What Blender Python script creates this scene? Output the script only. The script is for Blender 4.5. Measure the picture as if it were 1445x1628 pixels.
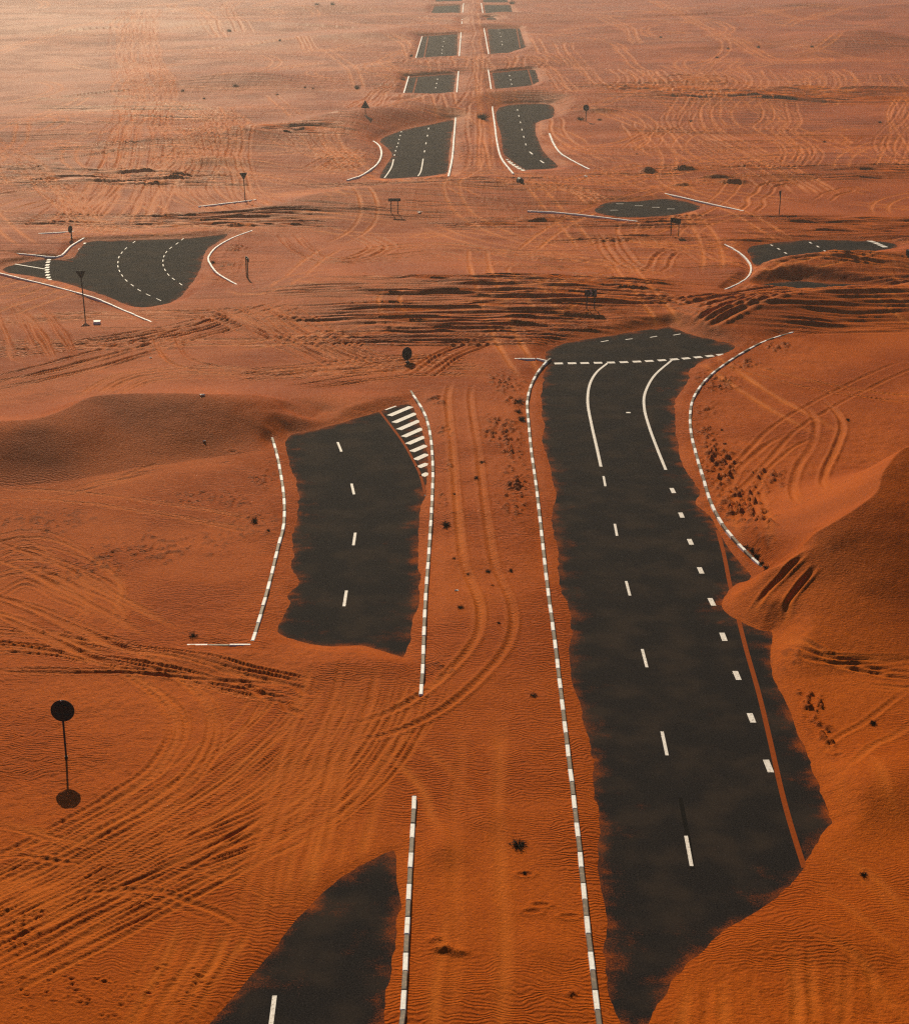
import bpy, bmesh, math, random
import numpy as np
from mathutils import Vector, Matrix

# ------------------------------------------------------------------ camera, sky, sun, exposure
for o in list(bpy.data.objects):
    bpy.data.objects.remove(o)
scene = bpy.context.scene
COL = scene.collection
R = math.radians
PW, PH, FPX = 1445.0, 1628.0, 2745.0          # photograph size and focal length in its pixels
CAM_H, PITCH, YAW = 31.86, math.atan(999.0/2745.0), R(0.44)

cam_d = bpy.data.cameras.new('camera')
cam = bpy.data.objects.new('camera', cam_d)
COL.objects.link(cam)
cam.location = (0, 0, CAM_H)
cam.rotation_euler = (math.pi/2 - PITCH, 0, YAW)
cam_d.sensor_fit = 'VERTICAL'
cam_d.sensor_height = 24.0
cam_d.lens = 24.0*FPX/PH
cam_d.clip_start = 0.5
cam_d.clip_end = 20000
scene.camera = cam

SUN_EL, SUN_AZ_LEFT = R(31.0), R(13.6)         # sun ahead of the camera, a little left of the road axis
world = bpy.data.worlds.new('World')
scene.world = world
world.use_nodes = True
wn = world.node_tree
bg = wn.nodes['Background']
sky = wn.nodes.new('ShaderNodeTexSky')
sky.sky_type = 'NISHITA'
sky.sun_disc = False
sky.sun_elevation = SUN_EL
sky.sun_rotation = -SUN_AZ_LEFT
sky.dust_density = 1.0
sky.air_density = 0.45
sky.ozone_density = 1.0
wn.links.new(sky.outputs[0], bg.inputs[0])
bg.inputs[1].default_value = 0.05

sun_dir = Vector((-math.sin(SUN_AZ_LEFT)*math.cos(SUN_EL), math.cos(SUN_AZ_LEFT)*math.cos(SUN_EL), math.sin(SUN_EL)))
sd_ = bpy.data.lights.new('sun', 'SUN')
sd_.energy = 5.0
sd_.angle = R(0.53)
sd_.color = (1.0, 0.85, 0.58)
sun = bpy.data.objects.new('sun', sd_)
COL.objects.link(sun)
sun.rotation_euler = sun_dir.to_track_quat('Z', 'Y').to_euler()
sun.location = (-60, 250, 160)

scene.view_settings.view_transform = 'Standard'
scene.view_settings.look = 'None'
scene.view_settings.exposure = 0.12
scene.view_settings.gamma = 1.0
scene.view_settings.use_curve_mapping = False
scene.render.engine = 'CYCLES'
scene.cycles.max_bounces = 4
scene.cycles.volume_bounces = 0
scene.cycles.use_denoising = False
scene.cycles.filter_width = 1.25

HAZE_DENSITY, HAZE_G = 0.00042, 0.80

# ------------------------------------------------------------------ helpers
random.seed(7)
rng = np.random.default_rng(7)
CAM_M = cam.rotation_euler.to_matrix()

def g(px, py, z=0.0):
    """where the sight line through a point of the photograph meets the level z"""
    d = CAM_M @ Vector(((px-PW/2)/FPX, -(py-PH/2)/FPX, -1.0))
    t = (z-CAM_H)/d.z
    return np.array((d.x*t, d.y*t))

def height_at(xy, py):
    """height above ground, over the point xy, that shows at photo row py"""
    lo, hi = 0.0, 12.0
    for _ in range(40):
        m = (lo+hi)/2
        p = CAM_M.transposed() @ Vector((xy[0], xy[1], m-CAM_H))
        row = PH/2 - FPX*p.y/(-p.z)
        if row > py: lo = m
        else: hi = m
    return lo

def vnoise(x, y, seed=0):
    xi = np.floor(x).astype(np.int64); yi = np.floor(y).astype(np.int64)
    fx = (x-xi).astype(np.float32); fy = (y-yi).astype(np.float32)
    fx = fx*fx*fx*(fx*(fx*6-15)+10); fy = fy*fy*fy*(fy*(fy*6-15)+10)
    def h(a, b):
        n = (a*374761393 + b*668265263 + seed*2147483647*31 + seed*974711) & 0xffffffff
        n = ((n ^ (n >> 13))*1274126177) & 0xffffffff
        n = ((n ^ (n >> 16))*2246822519) & 0xffffffff
        return ((n ^ (n >> 15)) & 0xffff).astype(np.float32)/32767.5-1.0
    a = h(xi, yi); b = h(xi+1, yi); c = h(xi, yi+1); d = h(xi+1, yi+1)
    return (a+(b-a)*fx) + ((c+(d-c)*fx)-(a+(b-a)*fx))*fy

def fbm(x, y, seed, octs=3, gain=0.5):
    s = np.zeros(np.broadcast(x, y).shape, np.float32); a = 1.0; f = 1.0
    for k in range(octs):
        s += a*vnoise(x*f+17.3*k, y*f-9.1*k, seed+k); a *= gain; f *= 2.07
    return s

def ss(a, b, x):
    t = np.clip((x-a)/(b-a), 0, 1)
    return t*t*(3-2*t)

def smooth(pts, n=8, closed=False):
    """Catmull-Rom through points"""
    P = [np.array(p, float) for p in pts]
    out = []
    m = len(P)
    rngk = range(m) if closed else range(m-1)
    for k in rngk:
        if closed:
            p0, p1, p2, p3 = P[k-1], P[k], P[(k+1) % m], P[(k+2) % m]
        else:
            p0 = P[k-1] if k > 0 else 2*P[0]-P[1]
            p1, p2 = P[k], P[k+1]
            p3 = P[k+2] if k+2 < m else 2*P[-1]-P[-2]
        for q in range(n):
            t = q/n
            out.append(0.5*((2*p1)+(-p0+p2)*t+(2*p0-5*p1+4*p2-p3)*t*t+(-p0+3*p1-3*p2+p3)*t**3))
    if not closed: out.append(P[-1])
    return np.array(out)

def resample(P, step):
    L = np.concatenate([[0], np.cumsum(np.hypot(*np.diff(P, axis=0).T))])
    n = max(2, int(round(L[-1]/step))+1)
    s = np.linspace(0, L[-1], n)
    return np.stack([np.interp(s, L, P[:, 0]), np.interp(s, L, P[:, 1])], 1)

def offset(P, d):
    t = np.gradient(P, axis=0)
    t /= np.maximum(np.hypot(t[:, 0], t[:, 1])[:, None], 1e-6)
    nrm = np.stack([-t[:, 1], t[:, 0]], 1)
    return P + nrm*np.asarray(d).reshape(-1, 1)

def G(pts, z=0.1):
    return np.array([g(p[0], p[1], p[2] if len(p) > 2 else z) for p in pts])

# ------------------------------------------------------------------ materials
def mat(name):
    m = bpy.data.materials.new(name); m.use_nodes = True
    nt = m.node_tree; b = nt.nodes['Principled BSDF']
    return m, nt, b

def N(nt, typ, **kw):
    n = nt.nodes.new(typ)
    for k, v in kw.items():
        if k.startswith('i_'):
            n.inputs[k[2:].replace('_', ' ')].default_value = v
        else:
            setattr(n, k, v)
    return n

def mix(nt, fac, a, b, blend='MIX'):
    n = nt.nodes.new('ShaderNodeMix'); n.data_type = 'RGBA'; n.blend_type = blend
    for sock, v in ((n.inputs[0], fac), (n.inputs[6], a), (n.inputs[7], b)):
        if hasattr(v, 'is_linked') or isinstance(v, bpy.types.NodeSocket): nt.links.new(v, sock)
        else: sock.default_value = v
    return n.outputs[2]

def math_n(nt, op, a, b=0.0, clamp=False):
    n = nt.nodes.new('ShaderNodeMath'); n.operation = op; n.use_clamp = clamp
    for sock, v in ((n.inputs[0], a), (n.inputs[1], b)):
        if isinstance(v, bpy.types.NodeSocket): nt.links.new(v, sock)
        else: sock.default_value = v
    return n.outputs[0]

def ramp(nt, src, a, b):
    n = nt.nodes.new('ShaderNodeMapRange'); n.clamp = True
    nt.links.new(src, n.inputs[0]); n.inputs[1].default_value = a; n.inputs[2].default_value = b
    n.interpolation_type = 'SMOOTHSTEP'
    return n.outputs[0]

SAND_A = (0.460, 0.095, 0.0045, 1)
SAND_B = (0.320, 0.060, 0.0030, 1)
SAND_L = (0.64, 0.175, 0.022, 1)

def make_sand():
    m, nt, b = mat('desert_sand')
    L = nt.links.new
    tc = N(nt, 'ShaderNodeTexCoord'); P = tc.outputs['Object']
    n1 = N(nt, 'ShaderNodeTexNoise'); n1.inputs['Scale'].default_value = 0.11; n1.inputs['Detail'].default_value = 6; L(P, n1.inputs[0])
    n2 = N(nt, 'ShaderNodeTexNoise'); n2.inputs['Scale'].default_value = 2.3; n2.inputs['Detail'].default_value = 8; n2.inputs['Roughness'].default_value = 0.7; L(P, n2.inputs[0])
    n3 = N(nt, 'ShaderNodeTexNoise'); n3.inputs['Scale'].default_value = 26.0; n3.inputs['Detail'].default_value = 4; n3.inputs['Roughness'].default_value = 0.8; L(P, n3.inputs[0])
    c = mix(nt, ramp(nt, n1.outputs[0], 0.33, 0.67), SAND_A, SAND_B)
    c = mix(nt, math_n(nt, 'MULTIPLY', ramp(nt, n2.outputs[0], 0.40, 0.75), 0.45), c, SAND_B)
    c = mix(nt, math_n(nt, 'MULTIPLY', ramp(nt, n3.outputs[0], 0.44, 0.66), 0.60), c, (0.19, 0.030, 0.003, 1))
    n5 = N(nt, 'ShaderNodeTexNoise'); n5.inputs['Scale'].default_value = 7.0; n5.inputs['Detail'].default_value = 6; n5.inputs['Roughness'].default_value = 0.85; L(P, n5.inputs[0])
    c = mix(nt, math_n(nt, 'MULTIPLY', ramp(nt, n5.outputs[0], 0.50, 0.68), 0.5), c, (0.16, 0.024, 0.002, 1))
    c = mix(nt, math_n(nt, 'MULTIPLY', ramp(nt, n5.outputs[0], 0.46, 0.34), 0.45), c, (0.62, 0.150, 0.012, 1))
    at = N(nt, 'ShaderNodeAttribute', attribute_name='churn')
    c = mix(nt, math_n(nt, 'MULTIPLY', at.outputs['Fac'], 0.75, True), c, SAND_L)
    ad = N(nt, 'ShaderNodeAttribute', attribute_name='crust')
    c = mix(nt, math_n(nt, 'MULTIPLY', ad.outputs['Fac'], 0.75, True), c, (0.085, 0.022, 0.006, 1))
    L(c, b.inputs['Base Color'])
    b.inputs['Roughness'].default_value = 0.41
    b.inputs['Specular IOR Level'].default_value = 0.0065
    b.inputs['Specular Tint'].default_value = (1.0, 0.8, 0.6, 1)
    # wind ripples: warped waves whose direction and strength wander
    mp = N(nt, 'ShaderNodeMapping'); mp.inputs['Scale'].default_value = (0.22, 1.0, 0.3); L(P, mp.inputs[0])
    warp = N(nt, 'ShaderNodeTexNoise'); warp.inputs['Scale'].default_value = 0.55; warp.inputs['Detail'].default_value = 3; L(P, warp.inputs[0])
    vm = N(nt, 'ShaderNodeVectorMath', operation='MULTIPLY_ADD'); L(warp.outputs['Color'], vm.inputs[0]); vm.inputs[1].default_value = (1.6, 1.9, 0); L(mp.outputs[0], vm.inputs[2])
    w1 = N(nt, 'ShaderNodeTexWave', wave_type='BANDS', bands_direction='Y', wave_profile='SIN')
    w1.inputs['Scale'].default_value = 1.75; w1.inputs['Distortion'].default_value = 2.2; w1.inputs['Detail'].default_value = 2.0; w1.inputs['Detail Scale'].default_value = 1.6
    L(vm.outputs[0], w1.inputs[0])
    ar = N(nt, 'ShaderNodeAttribute', attribute_name='ripple')
    rm = math_n(nt, 'MULTIPLY', ramp(nt, n1.outputs[0], 0.38, 0.60), 1.1)
    rm = math_n(nt, 'MAXIMUM', math_n(nt, 'ADD', rm, ar.outputs['Fac']), 0.12)
    rm = math_n(nt, 'MULTIPLY', rm, math_n(nt, 'SUBTRACT', 1.0, math_n(nt, 'MULTIPLY', at.outputs['Fac'], 1.6, True), True))
    rip = math_n(nt, 'MULTIPLY', w1.outputs['Fac'], rm)
    n4 = N(nt, 'ShaderNodeTexNoise'); n4.inputs['Scale'].default_value = 9.0; n4.inputs['Detail'].default_value = 5; n4.inputs['Roughness'].default_value = 0.65; L(P, n4.inputs[0])
    hsum = math_n(nt, 'ADD', math_n(nt, 'MULTIPLY', rip, 0.024), math_n(nt, 'MULTIPLY', n4.outputs[0], 0.055))
    hsum = math_n(nt, 'ADD', hsum, math_n(nt, 'MULTIPLY', n3.outputs[0], 0.016))
    # old wheel and wind streaks on the plains, too fine and worn to trace one by one
    aru = N(nt, 'ShaderNodeAttribute', attribute_name='rutted')
    mp2 = N(nt, 'ShaderNodeMapping'); mp2.inputs['Scale'].default_value = (0.075, 0.62, 0.3); mp2.inputs['Rotation'].default_value = (0, 0, 0.05); L(P, mp2.inputs[0])
    n6 = N(nt, 'ShaderNodeTexNoise'); n6.inputs['Scale'].default_value = 1.0; n6.inputs['Detail'].default_value = 7; n6.inputs['Roughness'].default_value = 0.62; n6.inputs['Distortion'].default_value = 0.5; L(mp2.outputs[0], n6.inputs[0])
    mp3 = N(nt, 'ShaderNodeMapping'); mp3.inputs['Scale'].default_value = (0.8, 0.10, 0.3); mp3.inputs['Rotation'].default_value = (0, 0, 0.25); L(P, mp3.inputs[0])
    n7 = N(nt, 'ShaderNodeTexNoise'); n7.inputs['Scale'].default_value = 1.0; n7.inputs['Detail'].default_value = 5; n7.inputs['Roughness'].default_value = 0.6; n7.inputs['Distortion'].default_value = 1.2; L(mp3.outputs[0], n7.inputs[0])
    st = math_n(nt, 'ADD', math_n(nt, 'MULTIPLY', n6.outputs[0], 0.9), math_n(nt, 'MULTIPLY', n7.outputs[0], 0.35))
    hsum = math_n(nt, 'ADD', hsum, math_n(nt, 'MULTIPLY', st, math_n(nt, 'MULTIPLY', aru.outputs['Fac'], 0.95)))
    bp = N(nt, 'ShaderNodeBump'); bp.inputs['Distance'].default_value = 1.0; bp.inputs['Strength'].default_value = 1.0
    L(hsum, bp.inputs['Height']); L(bp.outputs[0], b.inputs['Normal'])
    return m

def make_asphalt():
    m, nt, b = mat('dusty_asphalt')
    L = nt.links.new
    tc = N(nt, 'ShaderNodeTexCoord'); P = tc.outputs['Object']
    n1 = N(nt, 'ShaderNodeTexNoise'); n1.inputs['Scale'].default_value = 17; n1.inputs['Detail'].default_value = 6; n1.inputs['Roughness'].default_value = 0.9; L(P, n1.inputs[0])
    n2 = N(nt, 'ShaderNodeTexNoise'); n2.inputs['Scale'].default_value = 0.5; n2.inputs['Detail'].default_value = 6; L(P, n2.inputs[0])
    c = mix(nt, ramp(nt, n1.outputs[0], 0.35, 0.72), (0.0045, 0.0040, 0.0044, 1), (0.040, 0.0355, 0.0370, 1))
    c = mix(nt, math_n(nt, 'MULTIPLY', ramp(nt, n2.outputs[0], 0.42, 0.68), 0.55), c, (0.042, 0.030, 0.024, 1))
    # blown sand lying in cross-wind streaks, thickest along the drifts
    mp = N(nt, 'ShaderNodeMapping'); mp.inputs['Scale'].default_value = (0.75, 0.85, 1); L(P, mp.inputs[0])
    n3 = N(nt, 'ShaderNodeTexNoise'); n3.inputs['Scale'].default_value = 0.9; n3.inputs['Detail'].default_value = 7; n3.inputs['Roughness'].default_value = 0.65; L(mp.outputs[0], n3.inputs[0])
    at = N(nt, 'ShaderNodeAttribute', attribute_name='dust')
    d = math_n(nt, 'ADD', at.outputs['Fac'], math_n(nt, 'MULTIPLY', math_n(nt, 'SUBTRACT', n3.outputs[0], 0.5), 1.0))
    d = math_n(nt, 'ADD', d, math_n(nt, 'MULTIPLY', math_n(nt, 'SUBTRACT', n1.outputs[0], 0.5), 1.1))
    d = ramp(nt, d, 0.42, 0.85)
    d = math_n(nt, 'MULTIPLY', d, math_n(nt, 'ADD', 0.55, math_n(nt, 'MULTIPLY', n1.outputs[0], 0.6)), True)
    c = mix(nt, d, c, (0.41, 0.080, 0.006, 1))
    L(c, b.inputs['Base Color'])
    b.inputs['Roughness'].default_value = 0.8
    b.inputs['Specular IOR Level'].default_value = 0.007
    bp = N(nt, 'ShaderNodeBump'); bp.inputs['Distance'].default_value = 0.012; bp.inputs['Strength'].default_value = 0.6
    L(n1.outputs[0], bp.inputs['Height']); L(bp.outputs[0], b.inputs['Normal'])
    return m

def make_paint(name, col, wear_col, wear=0.35, scale=7.0, rough=0.6, spec=0.12):
    m, nt, b = mat(name)
    L = nt.links.new
    tc = N(nt, 'ShaderNodeTexCoord'); P = tc.outputs['Object']
    ge = N(nt, 'ShaderNodeNewGeometry')
    n1 = N(nt, 'ShaderNodeTexNoise'); n1.inputs['Scale'].default_value = scale; n1.inputs['Detail'].default_value = 7; n1.inputs['Roughness'].default_value = 0.72; L(ge.outputs['Position'], n1.inputs[0])
    c = mix(nt, math_n(nt, 'MULTIPLY', ramp(nt, n1.outputs[0], 0.48, 0.70), wear), col, wear_col)
    L(c, b.inputs['Base Color']); b.inputs['Roughness'].default_value = rough
    b.inputs['Specular IOR Level'].default_value = spec
    return m

M_SAND = make_sand()
M_ASPH = make_asphalt()
M_WHITE = make_paint('worn_white_road_paint', (0.75, 0.70, 0.68, 1), (0.16, 0.10, 0.06, 1), 0.85, scale=9.0)
M_YELLOW = make_paint('sanded_yellow_road_paint', (0.26, 0.050, 0.006, 1), (0.10, 0.025, 0.006, 1), 0.6, rough=0.9, spec=0.03)
M_KW = make_paint('white_kerb_paint', (0.84, 0.84, 0.86, 1), (0.42, 0.31, 0.25, 1), 0.65)
M_KB = make_paint('faded_black_kerb_paint', (0.15, 0.12, 0.10, 1), (0.42, 0.28, 0.19, 1), 0.8)
M_SIGN = make_paint('dark_sign_metal', (0.022, 0.024, 0.026, 1), (0.05, 0.04, 0.03, 1), 0.5, rough=0.55)
M_POLE = make_paint('grey_pole_metal', (0.030, 0.030, 0.030, 1), (0.06, 0.05, 0.04, 1), 0.5, rough=0.5)
M_GLINT = make_paint('pale_glint_clip', (0.75, 0.74, 0.72, 1), (0.5, 0.48, 0.45, 1), 0.4, rough=0.3)  # pale colour that paints in a sun glint on a sign edge
M_CHEV = make_paint('pale_chevron_paint', (0.42, 0.38, 0.34, 1), (0.2, 0.15, 0.1, 1), 0.5)
M_SHRUB = make_paint('dry_dark_twigs', (0.022, 0.014, 0.008, 1), (0.07, 0.04, 0.02, 1), 0.8, scale=25, rough=0.9)
M_LITTER = make_paint('white_plastic_litter', (0.8, 0.78, 0.74, 1), (0.6, 0.5, 0.4, 1), 0.4)
M_TAR = make_paint('black_tar', (0.009, 0.008, 0.008, 1), (0.012, 0.010, 0.009, 1), 0.8, rough=0.95, spec=0.02)

# ------------------------------------------------------------------ what lies bare of sand (outlines of exposed asphalt)
PATCHES = {
 'L1': [(300,1665),(330,1628),(380,1572),(450,1490),(500,1437),(560,1385),(600,1362),(622,1352),(631,1358),(631,1400),(634,1440),(628,1455),(625,1500),(620,1560),(613,1628),(604,1720),(260,1720)],
 'L2': [(457,695),(500,685),(560,668),(605,655),(625,648),(651,644),(662,668),(670,690),(677,720),(680,752),(676,775),(672,800),(668,850),(667,920),(663,960),(658,1000),(650,1040),(640,1048),(600,1035),(570,1027),(530,1029),(480,1022),(444,1003),(450,985),(461,960),(454,945),(471,925),(462,905),(473,880),(466,850),(476,820),(472,780),(462,740)],
 'R1': [(866,560),(900,545),(960,535),(1050,521),(1068,521),(1100,533),(1130,540),(1168,550),(1150,562),(1120,575),(1100,590),(1095,605),(1085,625),(1076,640),(1071,670),(1080,700),(1084,730),(1101,760),(1115,785),(1104,800),(1127,820),(1140,842),(1160,868),(1197,916),(1172,929),(1156,943),(1147,960),(1154,975),(1180,990),(1205,1001),(1228,1008),(1230,1060),(1245,1100),(1262,1150),(1283,1200),(1300,1250),(1317,1303),(1300,1330),(1278,1375),(1255,1410),(1230,1438),(1190,1465),(1150,1483),(1115,1510),(1080,1545),(1055,1575),(1040,1610),(1030,1640),(1020,1720),(995,1720),(985,1640),(970,1580),(962,1520),(957,1450),(945,1380),(943,1300),(935,1200),(925,1150),(915,1100),(905,1040),(899,960),(886,880),(879,800),(866,720),(862,660),(865,600),(872,580)],
 'L3': [(605,222),(640,207),(690,197),(719,190),(721,200),(716,230),(712,272),(700,277),(670,281),(610,284),(607,275),(622,247),(612,233)],
 'R3': [(793,171),(872,166),(880,185),(860,192),(851,200),(858,230),(872,250),(886,266),(840,270),(829,271),(803,252),(796,215)],
 'L4': [(643,149),(650,123),(722,118),(725,120),(722,146),(690,150)],
 'R4': [(782,116),(845,110),(852,112),(857,130),(840,138),(787,143)],
 'S4': [(634,163),(642,160),(660,158),(652,164)],
 'L5': [(662,93),(672,58),(728,54),(727,89)],
 'R5': [(775,46),(826,45),(836,75),(806,85),(779,86)],
 'L6': [(685,22),(690,10),(733,8),(732,22)],
 'R6': [(769,8),(812,8),(816,23),(772,24)],
 'S6': [(774,28),(786,28),(790,33),(776,34)],
 'L7': [(692,3),(735,2),(735,-8),(694,-8)],
 'R7': [(768,4),(808,4),(802,-8),(767,-8)],
 'W1': [(3,429),(60,413),(100,413),(118,408),(128,395),(142,384),(200,382),(300,378),(362,372),(345,385),(330,396),(322,410),(318,430),(305,455),(285,475),(260,485),(215,488),(170,471),(110,452),(60,441)],
 'N1': [(943,336),(965,322),(1010,320),(1060,316),(1112,328),(1085,340),(1040,345),(985,346)],
 'E1': [(1188,396),(1215,388),(1290,381),(1400,384),(1425,392),(1400,398),(1370,402),(1280,412),(1205,425)],
 'E2': [(1205,453),(1260,446),(1310,449),(1420,456),(1330,461),(1250,459)],
}
# crest lines of the dunes: photo column, photo row, height in metres; then widths of the near and far slopes
DUNES = [
 ([(-90,678,1.7),(0,672,2.0),(60,668,2.2),(110,650,2.3),(150,634,2.35),(230,628,2.3),(330,630,2.0),(400,630,1.5),(450,640,0.8),(505,662,0.1)], (230,735), 11),
 ([(1146,962,0.08),(1180,930,0.75),(1220,893,1.5),(1290,855,2.4),(1330,833,2.9),(1390,790,3.5),(1404,755,3.8),(1445,712,4.1),(1540,690,4.1)], (1330,1045), 8.5),
 ([(1196,430,0.1),(1230,418,0.8),(1280,409,1.2),(1340,403,1.4),(1400,402,1.4),(1460,404,1.2),(1560,406,1.0)], (1330,452), 6),
 ([(1060,522,0.05),(1100,511,0.55),(1150,496,0.9),(1230,476,1.3),(1330,463,1.5),(1445,457,1.5),(1560,456,1.2)], (1300,520), 9),
 ([(370,455,0.05),(430,451,0.5),(520,449,0.9),(700,449,1.1),(850,450,1.1),(970,454,0.9),(1080,462,0.5),(1150,470,0.1)], (700,545), 26),
 ([(320,350,0.05),(400,337,0.5),(460,321,1.0),(510,307,1.3),(600,296,1.3),(700,291,1.0),(760,290,0.6),(850,291,0.5),(960,296,0.2)], (600,350), 10),
 ([(225,243,0.1),(270,229,0.7),(330,217,1.1),(380,212,1.2),(415,213,1.0),(450,226,0.3),(470,236,0.05)], (380,240), 30),
 ([(425,220,0.2),(470,200,1.0),(520,187,1.6),(580,177,1.8),(640,163,1.8),(700,152,1.5),(760,149,1.2),(850,146,1.2),(950,149,1.1),(1050,153,0.8),(1200,155,0.5)], (620,205), 12),
 ([(250,139,0.1),(300,126,0.9),(360,118,1.4),(420,118,1.4),(470,123,0.8),(540,133,0.1)], (390,142), 45),
 ([(540,122,0.1),(600,106,1.0),(650,97,1.3),(720,96,1.1),(800,92,1.1),(880,86,0.5),(960,84,0.1)], (650,120), 14),
 ([(360,72,0.1),(430,64,0.8),(500,57,1.0),(590,50,1.4),(640,43,1.3),(700,40,1.0),(790,37,0.8),(860,37,0.3)], (600,68), 25),
 ([(240,44,0.1),(300,33,1.2),(370,33,1.2),(430,40,0.4)], (330,50), 60),
 ([(430,22,0.1),(480,12,1.0),(530,8,1.3),(600,9,1.0),(670,18,0.1)], (540,22), 60),
 ([(1230,78,0.1),(1300,67,1.4),(1345,54,2.2),(1385,52,2.4),(1430,60,0.8),(1480,66,0.1)], (1370,84), 45),
 ([(1190,20,0.2),(1250,8,1.6),(1300,4,2.0),(1380,10,1.2),(1500,2,2.0)], (1290,24), 70),
 ([(-60,215,0.5),(60,211,0.7),(160,213,0.6),(260,222,0.1)], (80,228), 40),
 ([(-60,262,0.7),(40,262,0.9),(110,268,0.7),(180,282,0.05)], (40,292), 30),
]
KERBS = {}
def kerb(key, pts, label, bare=False):
    KERBS[key] = (pts, label, bare)
kerb('near_left', [(626,1745),(636,1640),(641,1600),(650,1420),(659,1265)], 'striped kerb at the bottom left of the median, beside the dark asphalt corner')
kerb('mid_left', [(669,1104),(672,1060),(676,960),(683,860),(687,790),(688,740),(684,690),(674,655),(653,621)], 'striped kerb curving along the zebra-hatched corner of the left carriageway')
kerb('long_right', [(968,1745),(951,1615),(935,1480),(918,1320),(900,1170),(882,1020),(870,930),(860,840),(852,770),(845,720),(840,670),(838,640),(843,615),(853,594),(865,578),(875,569)], 'long striped kerb along the left edge of the widest asphalt stretch')
kerb('spur', [(806,570),(840,570),(858,571),(868,574)], 'short white kerb spur meeting the long kerb at the give-way line')
kerb('left_outer', [(431,689),(440,720),(447,755),(452,795),(451,835),(442,870),(430,920),(415,975),(402,1019)], 'striped kerb bowing along the left edge of the left carriageway')
kerb('left_end', [(399,1025),(297,1025)], 'straight striped kerb stub lying square to the road, shrub behind it')
kerb('right_outer', [(1266,526),(1220,540),(1180,560),(1145,583),(1120,605),(1103,630),(1097,655),(1098,685),(1106,720),(1118,760),(1130,798),(1150,835),(1175,865),(1200,890),(1221,909)], 'striped kerb sweeping round the right corner and ending at the big dune')
kerb('island_left', [(405,365),(370,378),(345,392),(332,408),(335,420),(345,433),(360,443),(379,453)], 'white curved kerb closing the left end of the junction island')
kerb('island_right', [(1147,386),(1165,395),(1182,407),(1193,422),(1190,438),(1172,451),(1143,463)], 'white curved kerb closing the right end of the junction island')
kerb('west_near', [(-70,420),(0,434),(40,444),(90,456),(150,473),(200,494),(242,512)], 'long white kerb running in front of the left side-road asphalt')
kerb('west_far', [(15,401),(55,405),(85,408),(100,404),(113,391),(136,377)], 'bent white kerb on the far side of the left side road')
kerb('west_stub', [(50,372),(118,368)], 'white kerb strip beside the small end-on sign at left')
kerb('sign_stub', [(316,328),(408,317)], 'white kerb strip at the foot of the give-way sign beyond the left side road')
kerb('slip_far', [(552,286),(575,278),(598,262),(606,248),(605,235),(597,226),(583,220)], 'white kerb hooking round the left corner beyond the junction')
kerb('inner_far_left', [(713,280),(719,250),(722,215),(725,179)], 'straight white kerb on the left of the median beyond the junction')
kerb('inner_far_right', [(782,167),(786,195),(790,225),(797,251),(816,276)], 'white kerb curling along the small zebra hatching beyond the junction')
kerb('outer_far_right', [(873,211),(880,228),(890,242),(910,255),(937,269)], 'white kerb curving away right of the asphalt beyond the junction')
kerb('f1', [(726,148),(729,112)], 'white kerb on the left of the median at the second far asphalt strip')
kerb('f2', [(776,110),(781,143)], 'white kerb on the right of the median at the second far asphalt strip')
kerb('f3', [(730,90),(733,51)], 'white kerb on the left of the median at the third far asphalt strip')
kerb('f4', [(769,43),(777,87)], 'white kerb on the right of the median at the third far asphalt strip')
kerb('f5', [(735,23),(737,5)], 'white kerb on the left of the median at the topmost asphalt strips')
kerb('f6', [(765,5),(768,23)], 'white kerb on the right of the median at the topmost asphalt strips')
kerb('f7', [(733,47),(735,29)], 'short white kerb between drifts on the left of the far median')
kerb('f8', [(767,28),(769,34)], 'short white kerb between drifts on the right of the far median')
kerb('f9', [(642,148),(650,121)], 'faint pale kerb at the outer left edge of the second far asphalt strip')
kerb('f10', [(661,92),(671,58)], 'faint pale kerb at the outer left edge of the third far asphalt strip')
kerb('north_near', [(838,335),(880,337),(940,343),(1015,352)], 'pale kerb in front of the oval asphalt patch right of the median')
kerb('north_far', [(1056,307),(1100,317),(1140,326),(1182,335)], 'broken pale kerb behind the oval asphalt patch right of the median')

def kerb_line(key):
    pts = KERBS[key][0]
    P = G(pts, 0.18)
    return resample(smooth(P, 10), 0.5) if len(P) > 2 else resample(P, 0.5)
KL = {k: kerb_line(k) for k in KERBS}

# ------------------------------------------------------------------ the sand: one sheet, finest near the camera
def half_w(y):
    return (7.88*(np.maximum(y, 14.0)/31.86+0.364))*1.13+1.6
NCOL = 790
ys = [34.0]
while ys[-1] < 585:
    d = ys[-1]
    ys.append(d + np.interp(d, [34, 50, 80, 110, 170, 200, 320, 520, 600], [0.046, 0.058, 0.10, 0.145, 0.20, 0.30, 0.70, 1.7, 3.0]))
y_in = np.array(ys)
y_before = np.array([-400, -200, -100, -50, -20, -5, 5, 12, 18, 23, 27, 30, 32, 33.2])
y_after = 585*np.power(7000/585, np.linspace(0, 1, 40)[1:])
Yr = np.concatenate([y_before, y_in, y_after])
t_in = np.linspace(-1, 1, NCOL)
t_out = 1.0+np.array([0.004, 0.012, 0.025, 0.05, 0.09, 0.15, 0.25, 0.4, 0.65, 1.0, 1.6, 2.6, 4.2, 7, 12, 20, 34])
Tc = np.concatenate([-t_out[::-1], t_in, t_out])
NR, NC = len(Yr), len(Tc)
HWr = half_w(Yr)
XC = -math.tan(YAW)*Yr
X = (XC[:, None]+HWr[:, None]*Tc[None, :]).astype(np.float64)
Y = np.repeat(Yr[:, None], NC, 1)
RJ0, RJ1 = len(y_before), len(y_before)+len(y_in)

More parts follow.
